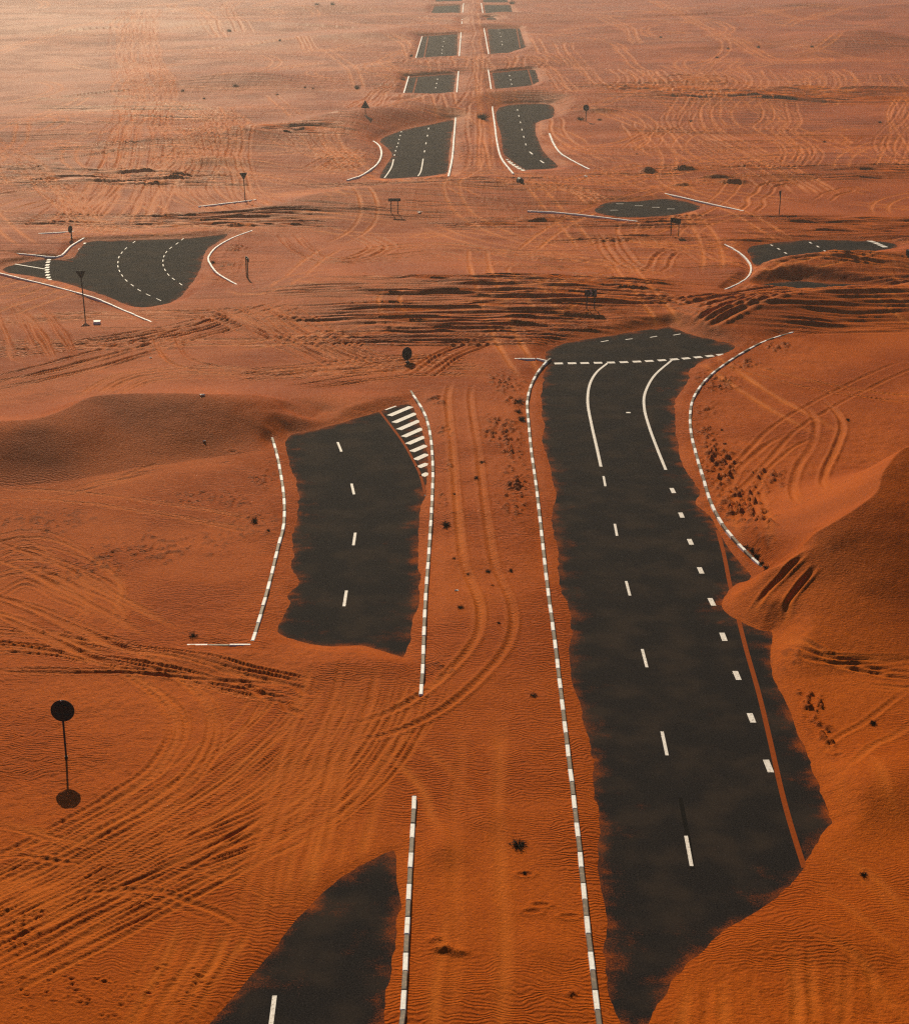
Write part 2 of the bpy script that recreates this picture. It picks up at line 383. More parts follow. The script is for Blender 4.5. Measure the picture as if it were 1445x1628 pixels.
def block(x0, x1, y0, y1):
    j0 = max(0, np.searchsorted(Yr, y0)-1); j1 = min(NR, np.searchsorted(Yr, y1)+1)
    if j1-j0 < 2: j1 = min(NR, j0+2)
    c0 = min((x0-XC[j0])/HWr[j0], (x0-XC[j1-1])/HWr[j1-1]); c1 = max((x1-XC[j0])/HWr[j0], (x1-XC[j1-1])/HWr[j1-1])
    i0 = max(0, np.searchsorted(Tc, c0)-1); i1 = min(NC, np.searchsorted(Tc, c1)+1)
    return slice(j0, j1), slice(i0, i1)

def sample(arr, x, y):
    j = int(np.clip(np.searchsorted(Yr, y)-1, 0, NR-2)); v = (y-Yr[j])/(Yr[j+1]-Yr[j])
    xc = XC[j]+(XC[j+1]-XC[j])*v; hw = HWr[j]+(HWr[j+1]-HWr[j])*v
    t = (x-xc)/hw
    i = int(np.clip(np.searchsorted(Tc, t)-1, 0, NC-2)); u = (t-Tc[i])/(Tc[i+1]-Tc[i])
    return float((arr[j, i]*(1-u)+arr[j, i+1]*u)*(1-v)+(arr[j+1, i]*(1-u)+arr[j+1, i+1]*u)*v)
DIST = np.full((NR, NC), 1e9, np.float32)
PAR = np.zeros((NR, NC), np.float32)
SIDE = np.zeros((NR, NC), np.float32)

def near_line(P, reach):
    """nearest distance, arc length and side to polyline P for all verts within reach; returns touched blocks"""
    L = 0.0; blocks = []
    for a, b in zip(P[:-1], P[1:]):
        e = b-a; ln = math.hypot(*e)
        if ln < 1e-6: continue
        bl = block(min(a[0], b[0])-reach, max(a[0], b[0])+reach, min(a[1], b[1])-reach, max(a[1], b[1])+reach)
        x = X[bl]; y = Y[bl]
        if x.size:
            dx = x-a[0]; dy = y-a[1]
            t = np.clip((dx*e[0]+dy*e[1])/(ln*ln), 0, 1)
            d = np.hypot(dx-t*e[0], dy-t*e[1])
            cr = np.sign(e[0]*dy-e[1]*dx)
            D = DIST[bl]; m = d < D
            D[m] = d[m]; PAR[bl][m] = (L+t*ln)[m]; SIDE[bl][m] = cr[m]
            blocks.append(bl)
        L += ln
    return blocks, L

def each(P, reach, fn):
    blocks, L = near_line(P, reach)
    for bl in blocks:
        D = DIST[bl]; m = D < reach
        if m.any():
            fn(bl, m, D[m], PAR[bl][m], SIDE[bl][m], L)
            D[m] = 1e9
    for bl in blocks: DIST[bl] = 1e9

# exposed asphalt: signed distance, positive under sand
SD = np.full((NR, NC), 40.0, np.float32)
WOB = 0.07*fbm(X*1.7, Y*1.3, 31, 3)*(0.4+0.6*np.abs(vnoise(X*0.15, Y*0.15, 39))) + 0.16*fbm(X*0.22, Y*0.22, 35, 2) + 0.05*fbm(X*0.55, Y*2.0, 37, 2)*ss(0.0, 0.5, vnoise(X*0.12, Y*0.12, 38))
PATCH_W = {}
for key, pts in PATCHES.items():
    P = smooth(G(pts, 0.0), 4, closed=True) if key not in ('L4', 'R4', 'L5', 'R5', 'L6', 'R6', 'L7', 'R7') else G(pts, 0.0)
    lo = P.min(0)-9; hi = P.max(0)+9
    bl = block(lo[0], hi[0], lo[1], hi[1])
    x = X[bl]; y = Y[bl]
    dmin = np.full(x.shape, 1e9); inside = np.zeros(x.shape, bool)
    Q = np.roll(P, -1, 0)
    for a, b in zip(P, Q):
        e = b-a; l2 = e@e
        if l2 < 1e-9: continue
        dx = x-a[0]; dy = y-a[1]
        t = np.clip((dx*e[0]+dy*e[1])/l2, 0, 1)
        dmin = np.minimum(dmin, np.hypot(dx-t*e[0], dy-t*e[1]))
        if abs(e[1]) > 1e-12:
            inside ^= ((a[1] > y) != (b[1] > y)) & (x < a[0]+(y-a[1])*e[0]/e[1])
    s = np.where(inside, -dmin, dmin)
    scale = 0.4 if key in ('L4', 'R4', 'L5', 'R5', 'L6', 'R6', 'L3', 'R3') else 1.0
    SD[bl] = np.minimum(SD[bl], (s+WOB[bl]*scale).astype(np.float32))

SD = np.minimum(SD+0.13, 9.0)
# gentle undulation
H = 0.13+0.10*fbm(X/17.0, Y/26.0, 3, 3)+0.05*fbm(X/4.0, Y/3.0, 8, 2)
farf = ss(90, 320, Y)
H += farf*(0.55*fbm(X/55.0, Y/38.0, 12, 3)+0.12*fbm(X/13.0, Y/22.0, 77, 2))
outer = ss(585, 1500, Y)
H += outer*2.5*fbm(X/260.0, Y/160.0, 15, 2)
H = np.maximum(H, 0.05)

CRUST = np.zeros((NR, NC), np.float32)
CHURN = np.zeros((NR, NC), np.float32)
RIP = np.zeros((NR, NC), np.float32)

for pts, foot, bw in DUNES:
    P3 = np.array([list(g(p[0], p[1], p[2]))+[p[2]] for p in pts])
    S = smooth(P3, 8)
    Pxy = S[:, :2]; hz = np.maximum(S[:, 2], 0.0)
    Lc = np.concatenate([[0], np.cumsum(np.hypot(*np.diff(Pxy, axis=0).T))])
    fi = np.argmin(np.abs(np.array([p[0] for p in pts])-foot[0]))
    fw = max(float(P3[fi][1]-g(foot[0], foot[1], 0.12)[1]), 2.4*max(p[2] for p in pts))
    reach = max(fw, bw)*1.4
    Q = resample(Pxy, max(0.6, Lc[-1]/70)); dq = np.hypot(*(Q[1]-Q[0]))
    Lq = np.concatenate([[0], np.cumsum(np.hypot(*np.diff(Q, axis=0).T))]); hq = np.interp(Lq, Lc, hz)
    def fn(bl, m, D, A, SG, L):
        x = X[bl][m]; y = Y[bl][m]
        s6 = np.zeros(x.shape); s4 = np.zeros(x.shape); sh = np.zeros(x.shape)
        for (qx, qy), hh in zip(Q, hq):
            d2 = (x-qx)**2+(y-qy)**2+0.05
            w4 = 1/(d2*d2); s6 += w4/d2; s4 += w4; sh += w4*hh
        soft = (s6*dq/(3*math.pi/8))**(-0.2)
        kk = ss(1.0*dq, 3.0*dq, D)
        h = np.interp(A, Lc, hz)*(1-kk)+sh/s4*kk
        Ds = D*(1-kk)+np.maximum(soft, D*0.9)*kk
        wav = 1.0+0.05*fbm(x/6.0, y/9.0, 41, 2)
        tf = np.clip(Ds/(fw*wav), 0, 1); tb = np.clip(Ds/(bw*wav), 0, 1)
        front = 1-(0.62*tf+0.38*ss(0, 1, tf))
        back = (1-tb)**1.7
        r = h*np.where(SG < 0, front, back)
        H[bl][m] += r
        RIP[bl][m] = np.minimum(RIP[bl][m], -0.85*np.clip(r/0.5, 0, 1))
    each(Pxy, reach, fn)

def bump_at(px, py, h, rx, ry, steep=1.0, crust=0.0, rough=0.0):
    """a low heap of sand; the near side steeper by 'steep'"""
    c = g(px, py, 0.1)
    bl = block(c[0]-3*rx, c[0]+3*rx, c[1]-3*ry, c[1]+3*ry)
    dx = (X[bl]-c[0])/rx; dy = (Y[bl]-c[1])/ry
    dy = np.where(dy < 0, dy*steep, dy)
    w = np.exp(-(dx*dx+dy*dy))
    k = w*h
    if rough: k = k*(1+rough*fbm(X[bl]*7/max(rx, .3), Y[bl]*7/max(rx, .3), 91, 3))
    H[bl] += k
    if crust: CRUST[bl] = np.maximum(CRUST[bl], crust*np.clip(w*1.6-0.3, 0, 1)*(0.5+0.5*vnoise(X[bl]*5, Y[bl]*5, 3)))

for b in [(1390,1270,0.5,2.8,2.0),(1445,1230,0.4,2.5,2.0),(300,1050,0.18,3.0,1.2),
          (560,1060,0.2,2.4,1.3),(700,1350,0.22,0.9,1.6,1.6),(775,1300,0.12,0.8,1.2),(1330,1500,0.15,1.6,1.8),
          (1240,860,0.35,2.5,2.0),(1120,945,0.0,1,1),(330,262,0.5,3.0,3.0,1.3),(375,262,0.45,4.0,3.0,1.3),
          (1030,274,0.75,0.9,0.8,2.2),(1085,270,0.45,1.6,0.9,2.2),(1140,285,0.45,1.8,0.9,2.2),(1165,292,0.5,1.6,0.9,2.2),(1085,296,0.35,1.2,0.8,2.2),
          (955,182,0.6,3.0,2.0,1.8),(1150,1290,0,1,1),(860,1500,0.08,0.6,1.0)]:
    bump_at(*b)
bump_at(705,1508,0.14,0.36,0.30,1.9,0.15,0.35)
bump_at(730,1514,0.10,0.28,0.24,1.9,0.15,0.35)
bump_at(692,1494,0.12,0.26,0.26,1.6,0.15,0.4)
bump_at(910,1580,0.10,0.16,0.14,1.5,0.9,0.8)

# clods and dried scrub litter along the kerbs
def rough_zone(px, py, rx, ry, amp, crust=0.5, freq=4.6):
    c = g(px, py, 0.1)
    bl = block(c[0]-1.6*rx, c[0]+1.6*rx, c[1]-1.6*ry, c[1]+1.6*ry)
    x = X[bl]; y = Y[bl]
    w = ss(1.35, 0.45, np.hypot((x-c[0])/rx, (y-c[1])/ry)+0.35*fbm(x*0.8, y*0.8, 55, 2))
    n = fbm(x*freq, y*freq*0.55, 61, 3)
    k = np.clip(n-0.05, 0, 1)*w
    H[bl] += amp*k*1.35
    CRUST[bl] = np.maximum(CRUST[bl], crust*np.clip(k*1.7, 0, 1))
for z in [(1120,700,0.9,4.0,.16),(1140,740,1.2,3.0,.17),(1160,790,1.6,3.4,.17),(1185,830,1.5,2.8,.16),(1205,880,1.0,1.8,.15),(1215,760,1.2,2.5,.12),
          (1130,605,1.8,2.2,.16),(1160,580,2.2,1.8,.15),(1215,552,2.5,1.6,.14),(1120,650,0.8,1.8,.14),
          (805,610,1.5,3.0,.15),(825,640,0.8,1.6,.18),(800,690,1.2,3.2,.14),(830,760,1.0,3.5,.14),(825,720,0.8,2.0,.14),(820,800,1.0,3.0,.10),
          (705,690,0.5,1.6,.14),(700,790,0.35,2.0,.16),(700,640,0.8,1.2,.12),(712,740,.5,1.4,.12),
          (170,480,2.2,1.0,.16),(135,470,1.6,.8,.14),(375,395,1.2,2.2,.14),(360,425,.9,1.2,.12),
          (400,830,1.6,2.0,.05),(250,870,2.8,2.0,.06),(330,790,2.2,2.0,.06),(150,900,2.8,1.8,.05),(60,830,2.4,2.0,.05),(420,760,.9,2.2,.08),
          (1300,1150,0.5,2.6,.12),(1285,1110,0.5,1.5,.12),(1310,1180,.4,1.0,.10),(1240,1050,1.0,1.2,.08),(700,1060,.7,1.0,.08),
          (735,230,1.2,14,.12),(745,200,1.0,8,.12),(590,250,1.8,8,.10),(1100,640,.6,1.2,.1)]:
    rough_zone(*z)

# wheel ruts and berms, pressed into the sand
TRK = np.zeros((NR, NC), np.float32)
def rut(P, depth=0.06, w=0.14, fade=(2.0, 2.0), tread=0.0, churn=0.5, berm=0.6, erase=0.62):
    P = np.asarray(P)
    rowsp = np.interp(P[:, 1].mean(), [34, 80, 130, 200, 320, 520], [0.045, 0.06, 0.08, 0.115, 0.17, 0.27])
    w = max(w, rowsp)
    reach = 3.6*w
    def fn(bl, m, D, A, SG, L):
        k = np.clip(A/max(fade[0], 1e-3), 0, 1)*np.clip((L-A)/max(fade[1], 1e-3), 0, 1)
        k = k*(0.75+0.35*vnoise(A*((0.35 if erase > 0.6 else 0.05)), A*0+w*77+depth*991, 5))
        pr = -np.exp(-(D/w)**2)
        if tread: pr = pr*(1-tread*0.5*(1+np.sin(A*2*np.pi/0.34)))
        be = berm*np.exp(-((D-1.75*w)/(0.62*w))**2)*(1+0.22*vnoise(A*((0.8 if erase > 0.6 else 0.15)), SG*3+depth*517, 6))
        q = np.clip(k*1.2, 0, 1)*np.exp(-(D/(2.1*w))**4)*erase
        TRK[bl][m] = TRK[bl][m]*(1-q)+depth*k*(pr+be)
        RIP[bl][m] *= 1-0.5*np.clip(k, 0, 1)*np.exp(-(D/(2.4*w))**2)
        CHURN[bl][m] = np.maximum(CHURN[bl][m], churn*k*np.exp(-(D/(1.9*w))**2))
    each(P, reach, fn)

def wander(P, amp, seed):
    s = np.linspace(0, 1, len(P))*max(2.0, len(P)/28.0)
    return offset(P, amp*(np.asarray(fbm(s*1.3+seed*3.7, s*0+seed*1.9, seed % 97, 2))))

def line_of(pts, step=None, z=0.12):
    P = G(pts, z)
    P = smooth(P, 8) if len(P) > 2 else P
    if step is None:
        step = float(np.interp(P[:, 1].mean(), [40, 100, 300], [0.35, 0.8, 2.2]))
    return resample(P, step)

def vehicle(pts, n=1, spread=0.0, depth=0.055, w=0.14, gauge=1.55, wob=0.25, tread=0.0, churn=0.5, single=False, fade=(2.0, 2.0), z=0.12):
    base = line_of(pts, None, z)
    depth *= float(np.interp(base[:, 1].mean(), [45, 58, 72, 110, 200, 400], [0.72, 0.85, 1.4, 1.75, 1.5, 1.4]))
    for k in range(n):
        off = rng.uniform(-spread, spread) if n > 1 else 0.0
        P = wander(offset(base, off+rng.uniform(-spread, spread)*0.35*np.linspace(-1, 1, len(base))), wob, int(rng.integers(1, 9999)))
        dp = depth*rng.uniform(0.65, 1.3)
        for o in ((0,) if single else (-gauge/2, gauge/2)):
            rut(offset(P, o), dp, w*rng.uniform(0.85, 1.2), (rng.uniform(*sorted((fade[0], fade[0]*2))), rng.uniform(*sorted((fade[1], fade[1]*2)))), tread, churn*rng.uniform(0.4, 1.2))

def on_sand(px, py):
    z = 0.1
    for _ in range(8):
        xy = g(px, py, z); h = sample(H, *xy); sdd = sample(SD, *xy)
        z = 0.5*z+0.5*h*float(ss(0.0, 1.0, sdd/(1.3+0.9*min(max(h-0.15, 0), 2.2))))
    return (px, py, z)
# -- near left: great sweeping bundle
vehicle([(-60,1520),(100,1435),(240,1365),(383,1310),(466,1262),(530,1205),(575,1135),(600,1075)], 24, 2.0, 0.05, 0.065)
vehicle([(-60,1490),(120,1400),(240,1335),(330,1275),(400,1225),(470,1160),(520,1090)], 18, 1.8, 0.045, 0.065)
vehicle([(-60,1560),(100,1480),(230,1410),(330,1360),(440,1300),(530,1230),(590,1150),(608,1085)], 5, 0.9, 0.065, 0.085)
vehicle([(-40,1004),(90,1020),(190,1043),(262,1082),(302,1122),(312,1160),(300,1200),(268,1243),(200,1290),(100,1345),(-40,1410)], 4, 0.4, 0.055, 0.10, tread=0.5)
vehicle([(-40,1012),(100,1024),(220,1048),(330,1070),(420,1092),(500,1110)], 6, 0.6, 0.06, 0.085)
vehicle([(-40,1064),(150,1066),(240,1069),(330,1078),(480,1090)], 2, 0.3, 0.06, 0.10, single=True)
vehicle([(-40,940),(60,970),(150,1015),(230,1040)], 3, 0.8, 0.06, 0.12)
vehicle([(389,1092),(410,1099),(430,1107)], 1, 0, 0.13, 0.15, single=True, fade=(.3,.3)); vehicle([(442,1113),(462,1126),(480,1142)], 1, 0, 0.13, 0.15, single=True, fade=(.3,.3)); vehicle([(459,1088),(480,1097),(503,1108)], 1, 0, 0.13, 0.15, single=True, fade=(.3,.3))
vehicle([(100,1421),(200,1417),(260,1424),(330,1446),(405,1486)], 1, 0, 0.05, 0.10, single=True, fade=(1,1)); vehicle([(255,1380),(310,1384),(370,1400),(480,1450)], 1, 0, 0.05, 0.10, single=True, fade=(1,1))
vehicle([(110,1430),(200,1428),(262,1437),(330,1458),(400,1500)], 1, 0, 0.06, 0.1, single=True)
vehicle([(-40,1310),(40,1332),(110,1342),(200,1346)], 3, 0.5, 0.06, 0.1, single=True); vehicle([(-40,1338),(60,1360),(150,1372)], 3, 0.6, 0.06, 0.1, single=True)
for k in range(10):   # scuffs running down between the carriageways' drifts
    a = rng.uniform(-60, 40); q = rng.uniform(0.55, 1.25)
    x0 = 575+a; 
    vehicle([(x0,1062+rng.uniform(-5,20)),(x0-22*q,1140),(x0-70*q,1240),(x0-115*q,1350),(x0-165*q,1350+rng.uniform(60,210))], 1, 0, rng.uniform(.025,.05), 0.12, wob=0.12, single=bool(rng.random() < .5), fade=(1,3))
for k in range(9):
    x0 = 230+k*21+rng.uniform(-8,8); l = rng.uniform(60,150)
    vehicle([(x0+rng.uniform(30,50),1470+rng.uniform(-20,25)),(x0,1545),(x0-l*0.6,1545+l)], 1, 0, rng.uniform(.03,.055), 0.11, wob=0.1, single=True, fade=(.8,1.5))
for k in range(4):
    x0 = 480+k*30
    vehicle([(x0+50,1180+rng.uniform(-10,40)),(x0+25,1270),(x0,1370),(x0-25,1370+rng.uniform(20,80))], 1, 0, rng.uniform(.03,.05), 0.12, wob=0.1, single=True, fade=(1,2))
# median
vehicle([(545,1168),(610,1154),(690,1115),(750,1066),(785,1016),(789,970),(772,925),(757,880),(748,800),(740,720),(730,640),(735,610)], 2, 0.12, 0.06, 0.13, gauge=1.5, tread=0.55, wob=0.06)
vehicle([(540,1150),(600,1175),(660,1205),(715,1262),(745,1330)], 1, 0, 0.035, 0.12, tread=.4)
vehicle([(760,1720),(765,1560),(772,1400),(775,1250),(772,1120)], 2, 0.35, 0.022, 0.14)
vehicle([(690,1720),(696,1560),(705,1420)], 1, 0, 0.02, 0.12, single=True)
# bottom right
vehicle([(1305,1342),(1370,1388),(1420,1440),(1480,1510)], 1, 0, 0.07, 0.12, single=True); vehicle([(1290,1395),(1340,1440),(1400,1490),(1480,1550)], 1, 0, 0.08, 0.13, single=True)
vehicle([(1262,1462),(1310,1495),(1350,1525),(1410,1575),(1470,1640)], 1, 0, 0.09, 0.13, single=True)
vehicle([(1290,1330),(1360,1375),(1430,1430),(1490,1500)], 1, 0, 0.04, 0.1, single=True)
for x0, x1 in ((1290,1300),(1265,1262),(1330,1345),(1350,1322),(1385,1400),(1200,1230),(1120,1118),(1085,1075),(1150,1150)):
    vehicle([(x0-3,1430+rng.uniform(20,110)),(x0,1570),(x1,1700)], 1, 0, rng.uniform(.035,.07), 0.12, single=True, wob=.1)
vehicle([(1480,1100),(1400,1150),(1330,1205),(1290,1240)], 1, 0, 0.05, 0.13, tread=.7, gauge=1.5); vehicle([(1330,1200),(1370,1255),(1400,1320)], 1, 0, 0.025, 0.12)
# around the right-hand dune
vehicle([on_sand(*p) for p in ((1283,875),(1243,915),(1212,948),(1194,978))], 1, 0, 0.12, 0.15, single=True, wob=.05, fade=(.8,.5)); vehicle([on_sand(*p) for p in ((1298,897),(1267,938),(1250,965),(1250,992))], 1, 0, 0.12, 0.15, single=True, wob=.05, fade=(.8,.5))
vehicle([(1222,1004),(1290,1040),(1350,1062),(1480,1078)], 3, 0.35, 0.07, 0.12, single=True); vehicle([(1235,1034),(1300,1050),(1370,1052),(1480,1050)], 3, 0.5, 0.07, 0.12, single=True)
vehicle([(1360,1068),(1420,1072),(1500,1082)], 2, 0.5, 0.1, 0.12, single=True); vehicle([(1345,1090),(1410,1095),(1500,1100)], 2, 0.4, 0.06, 0.12, single=True)
vehicle([(1130,800),(1200,725),(1250,675),(1330,630),(1460,575)], 1, 0, 0.06, 0.13); vehicle([(1150,800),(1210,735),(1262,700),(1285,690)], 1, 0, 0.05, 0.13)
vehicle([(1255,632),(1283,650),(1297,672),(1290,705),(1268,740),(1258,785),(1266,830)], 1, 0, 0.075, 0.15, single=True, wob=.05); vehicle([(1300,632),(1328,655),(1338,680),(1328,712),(1312,745),(1307,785),(1316,828)], 1, 0, 0.075, 0.15, single=True, wob=.05)
vehicle([(1160,578),(1260,605),(1360,625),(1480,640)], 2, 0.5, 0.05, 0.12); vehicle([(1200,870),(1190,820),(1185,770)], 1, 0, .05, .12); vehicle([(1225,900),(1205,840),(1190,790)], 1, 0, .05, .12, single=True)
# left field
for k in range(7):
    vehicle([(-40,880+k*13),(40,850+k*12),(110,870+k*12),(165,920+k*9),(140,985+k*4)], 1, 0, rng.uniform(.03,.055), 0.12, wob=.3)
vehicle([(-40,870),(60,905),(150,955),(260,1010)], 2, .5, .05, .12); vehicle([(-30,790),(150,800),(420,845)], 2, .8, .025, .1)
for k in range(9):
    vehicle([(60+k*12,795-k*4+rng.uniform(-6,6)),(140+k*14,780-k*5),(250+k*5,752-k*2)], 1, 0, .035, .1, single=True, wob=.3)
# plain left of the junction
vehicle([(-40,515),(150,505),(300,505),(430,498)], 3, 1.2, .07, .12); vehicle([(-40,560),(150,545),(300,520),(420,498)], 3, 1.0, .08, .13); vehicle([(-40,615),(100,585),(250,545),(400,505),(470,490)], 4, 1.0, .09, .14)
vehicle([(-40,545),(200,548),(440,545),(620,560)], 2, 1.0, .05, .12)
vehicle([(260,530),(268,552),(300,578),(360,594)], 1, 0, .08, .14); 
for k in range(15):
    x0 = 330+k*10; vehicle([(x0-20,490+rng.uniform(-6,8)),(x0+50,520+k*1.0),(x0+130,552+k*1.5),(x0+190,585+k)], 1, 0, rng.uniform(.05,.09), .13, single=bool(k % 2), wob=.3)
vehicle([(360,600),(480,590),(600,582),(760,570)], 6, 1.4, .07, .13); vehicle([(440,620),(560,600),(680,590),(800,590)], 3, 1.0, .05, .12); vehicle([(640,600),(700,560),(800,525),(880,515)], 3, 1.2, .07, .13)
vehicle([(5,480),(30,520),(45,560),(70,575)], 2, .6, .06, .13); vehicle([(40,480),(85,540),(108,575)], 2, .5, .05, .13)
vehicle([(150,640),(220,600),(330,592),(440,600)], 4, 1.5, .03, .12)
# tracks on the island and plains beyond
vehicle([(465,372),(490,400),(540,420),(600,395),(560,370)], 3, 1.0, .07, .16); vehicle([(960,370),(975,395),(1000,425),(1035,440)], 2, .7, .08, .18); vehicle([(1100,390),(1060,410),(1045,440)], 2, .8, .07, .18)
vehicle([(560,410),(700,395),(840,420),(1100,430)], 4, 3.0, .05, .16); vehicle([(1080,395),(1120,420),(1170,430)], 2, .6, .06, .16)
vehicle([(890,440),(1000,470),(1090,500),(1160,530)], 2, 1.0, .08, .2); vehicle([(1080,500),(1200,475),(1330,462),(1500,455)], 6, 1.6, .12, .22); vehicle([(1095,525),(1180,500),(1290,480),(1500,470)], 4, 1.2, .12, .22)
vehicle([(1180,470),(1230,440),(1300,432),(1500,440)], 3, 1.5, .07, .2); vehicle([(1200,470),(1330,458),(1500,450)], 3, 1.2, .1, .22)
FW = dict(w=0.16, churn=0.9, gauge=1.65)
for k in range(13):
    j = rng.uniform(-50, 50)
    vehicle([(225+j*.5,15),(212+j*.6,80),(228+j*.8,150),(212+j,220),(195+j*1.3,290),(140+j*2,365)], 1, 0, .10, wob=1.4, **FW)
for k in range(9):
    j = rng.uniform(0, 90)
    vehicle([(235+j*.3,160),(290+j,185),(320+j*.7,205),(290+j*.4,240),(220+j*.5,290)], 1, 0, .11, wob=.9, **FW)
for k in range(8):
    vehicle([(240+k*22,200+rng.uniform(-10,10)),(300+k*12,250),(260+k*20,300),(330+k*16,340)], 1, 0, .10, wob=1.0, **FW)
for k in range(8):
    vehicle([(-40,205+k*22),(40+k*9,260+k*8),(110+k*5,330+k*4),(190,370)], 1, 0, .10, wob=1.0, **FW)
for k in range(8):   # scribbles inside the far left corner kerb
    vehicle([(430+k*14,222+rng.uniform(-4,10)),(500+k*6,245+rng.uniform(-8,12)),(560,255+rng.uniform(-14,16)),(520-k*8,270+rng.uniform(-4,6))], 1, 0, .09, wob=.7, **FW)
FAR = [[(905,68),(915,92),(942,118),(968,142)],[(985,74),(1008,98),(1030,118),(1008,136)],[(1090,108),(1124,135),(1102,168),(1090,198),(1140,232),(1200,262),(1270,305)],
 [(1110,108),(1140,150),(1108,178),(1125,212),(1190,245),(1300,310)],[(1215,168),(1250,188),(1240,208),(1284,242),(1270,268)],[(1230,165),(1240,190),(1225,205),(1262,235),(1258,262)],
 [(1030,0),(1100,38),(1190,80),(1245,98),(1300,92)],[(1050,0),(1120,40),(1200,76)],[(1015,195),(1040,225),(1080,250)],[(1070,195),(1040,220),(1010,240)],
 [(1445,150),(1420,180),(1430,220),(1420,270)],[(1400,120),(1440,170),(1400,230),(1440,270)],[(1330,210),(1345,230),(1370,220)],
 [(680,98),(690,112),(688,150),(700,200),(712,260)],[(757,0),(755,40),(753,90),(750,150),(745,210),(742,270)],[(748,90),(752,140),(757,200),(760,270)],
 [(610,60),(640,70),(650,95)],[(480,60),(510,80),(560,70)],[(300,10),(330,30),(350,60)],[(380,0),(372,20),(395,50)],[(880,250),(960,270),(1100,290),(1250,300)],
 [(870,190),(900,230),(980,260)],[(840,92),(880,110),(900,135),(920,160)],[(850,60),(870,90),(900,105)],[(1150,90),(1100,130),(1050,150)],[(960,30),(1000,50),(1010,70)],
 [(420,150),(450,170),(470,190)],[(330,170),(345,185),(320,205)],[(780,290),(900,300),(980,330),(1000,345)],[(1190,340),(1220,300),(1290,290)],[(560,176),(600,150),(640,128)],[(1300,320),(1345,300),(1400,310)],
 [(600,195),(640,180),(690,170)],[(700,290),(760,275),(860,285),(1000,300)]]
for f in FAR:
    vehicle(f, int(rng.integers(1, 4)), 2.2, .09, wob=.8, **FW)
for k in range(26):   # swirl of turns on the far right flat
    c = 960+k*15; t = rng.uniform(-5, 5)
    vehicle([(c-20,150+t),(c+18,146+t),(c+32,132+t),(c+10,112+t)], 1, 0, .14, w=.24, churn=.9, wob=.5, single=bool(k % 2))
for k in range(16):   # drifts over the road
    c = 610+k*14
    vehicle([(c,150+rng.uniform(-3,3)),(c+rng.uniform(-12,12),164),(c+rng.uniform(-16,6),182)], 1, 0, .11, w=.2, churn=.8, wob=.4, single=True)
for k in range(12):
    c = 640+k*20
    vehicle([(c,90+rng.uniform(-3,3)),(c+rng.uniform(-8,8),100),(c+rng.uniform(-10,10),112)], 1, 0, .14, w=.24, churn=.8, wob=.4, single=True)
for k in range(190):  # everything else that has ever driven here
    px = rng.uniform(-60, 1500); py = 10+ (rng.random()**1.2)*480
    c = g(px, py); an = rng.uniform(0, math.tau); ln = rng.uniform(6, 26)*(0.7+c[1]/160)*(0.35 if c[1] < 150 else 1.0); cu = rng.normal(0, 0.8)
    t = np.linspace(-1, 1, 14)
    a = an+cu*t
    st = np.stack([np.cumsum(np.cos(a)), np.cumsum(np.sin(a))], 1)*ln/14*np.array([1.0, 1.5])
    P = resample(c+st, 1.2 if c[1] < 150 else 2.5)
    dp = rng.uniform(.03, .07) if c[1] < 150 else rng.uniform(.04, .09)
    for o in (-.85, .85): rut(offset(P, o), dp, .12 if c[1] < 150 else .14, (4, 4), 0, 1.0)

# dark deeply rutted bands running across the picture
def band(x0, x1, ya, yb, n, depth, w=0.28, slope=0.0, wob=0.13):
    depth *= 0.85; w *= 0.9; n = int(n*1.35)
    for k in range(n):
        y = ya+(yb-ya)*(k+rng.uniform(0.0, 1.0))/n
        a = rng.uniform(x0, x0+(x1-x0)*0.6); b = min(x1, a+(x1-x0)*rng.uniform(0.3, 0.85))
        m = (a+b)/2
        dep = depth*rng.uniform(0.4, 1.4)
        base = line_of([(a, y-slope*(a-m)+rng.uniform(-3, 3)), (m, y+rng.uniform(-1, 1)), (b, y-slope*(b-m)+rng.uniform(-3, 3))])
        rut(wander(base, wob, int(rng.integers(1, 9999))), dep, w*rng.uniform(.7, 1.3), (9, 9), 0, .15, 0.8, 0.5)
band(370,1060,455,548,90,.24,.20,-.006)
band(520,1130,452,500,46,.30,.22)
band(640,1060,505,545,28,.26,.22)
band(1080,1520,484,528,36,.22,.26,.02)
band(1060,1520,458,486,14,.10,.24,.06)
band(-60,560,341,361,26,.30,.30); band(600,1160,345,363,20,.30,.30); band(1100,1520,345,388,40,.34,.32); band(730,1150,371,383,12,.26,.28)
band(-60,420,274,296,22,.36,.38); band(-60,140,252,284,22,.45,.4); band(400,900,284,300,14,.34,.36); band(900,1520,262,290,14,.22,.34); band(440,1150,300,345,16,.12,.26)
band(450,760,328,347,16,.26,.3); band(860,1520,140,164,26,.7,.6); band(940,1200,120,150,12,.5,.5); band(200,640,203,228,9,.34,.42); band(20,330,232,250,8,.3,.4)
band(-60,420,150,215,8,.35,.7); band(850,1520,205,250,9,.22,.5); band(420,1500,395,445,10,.06,.25); band(0,420,520,560,8,.08,.2)
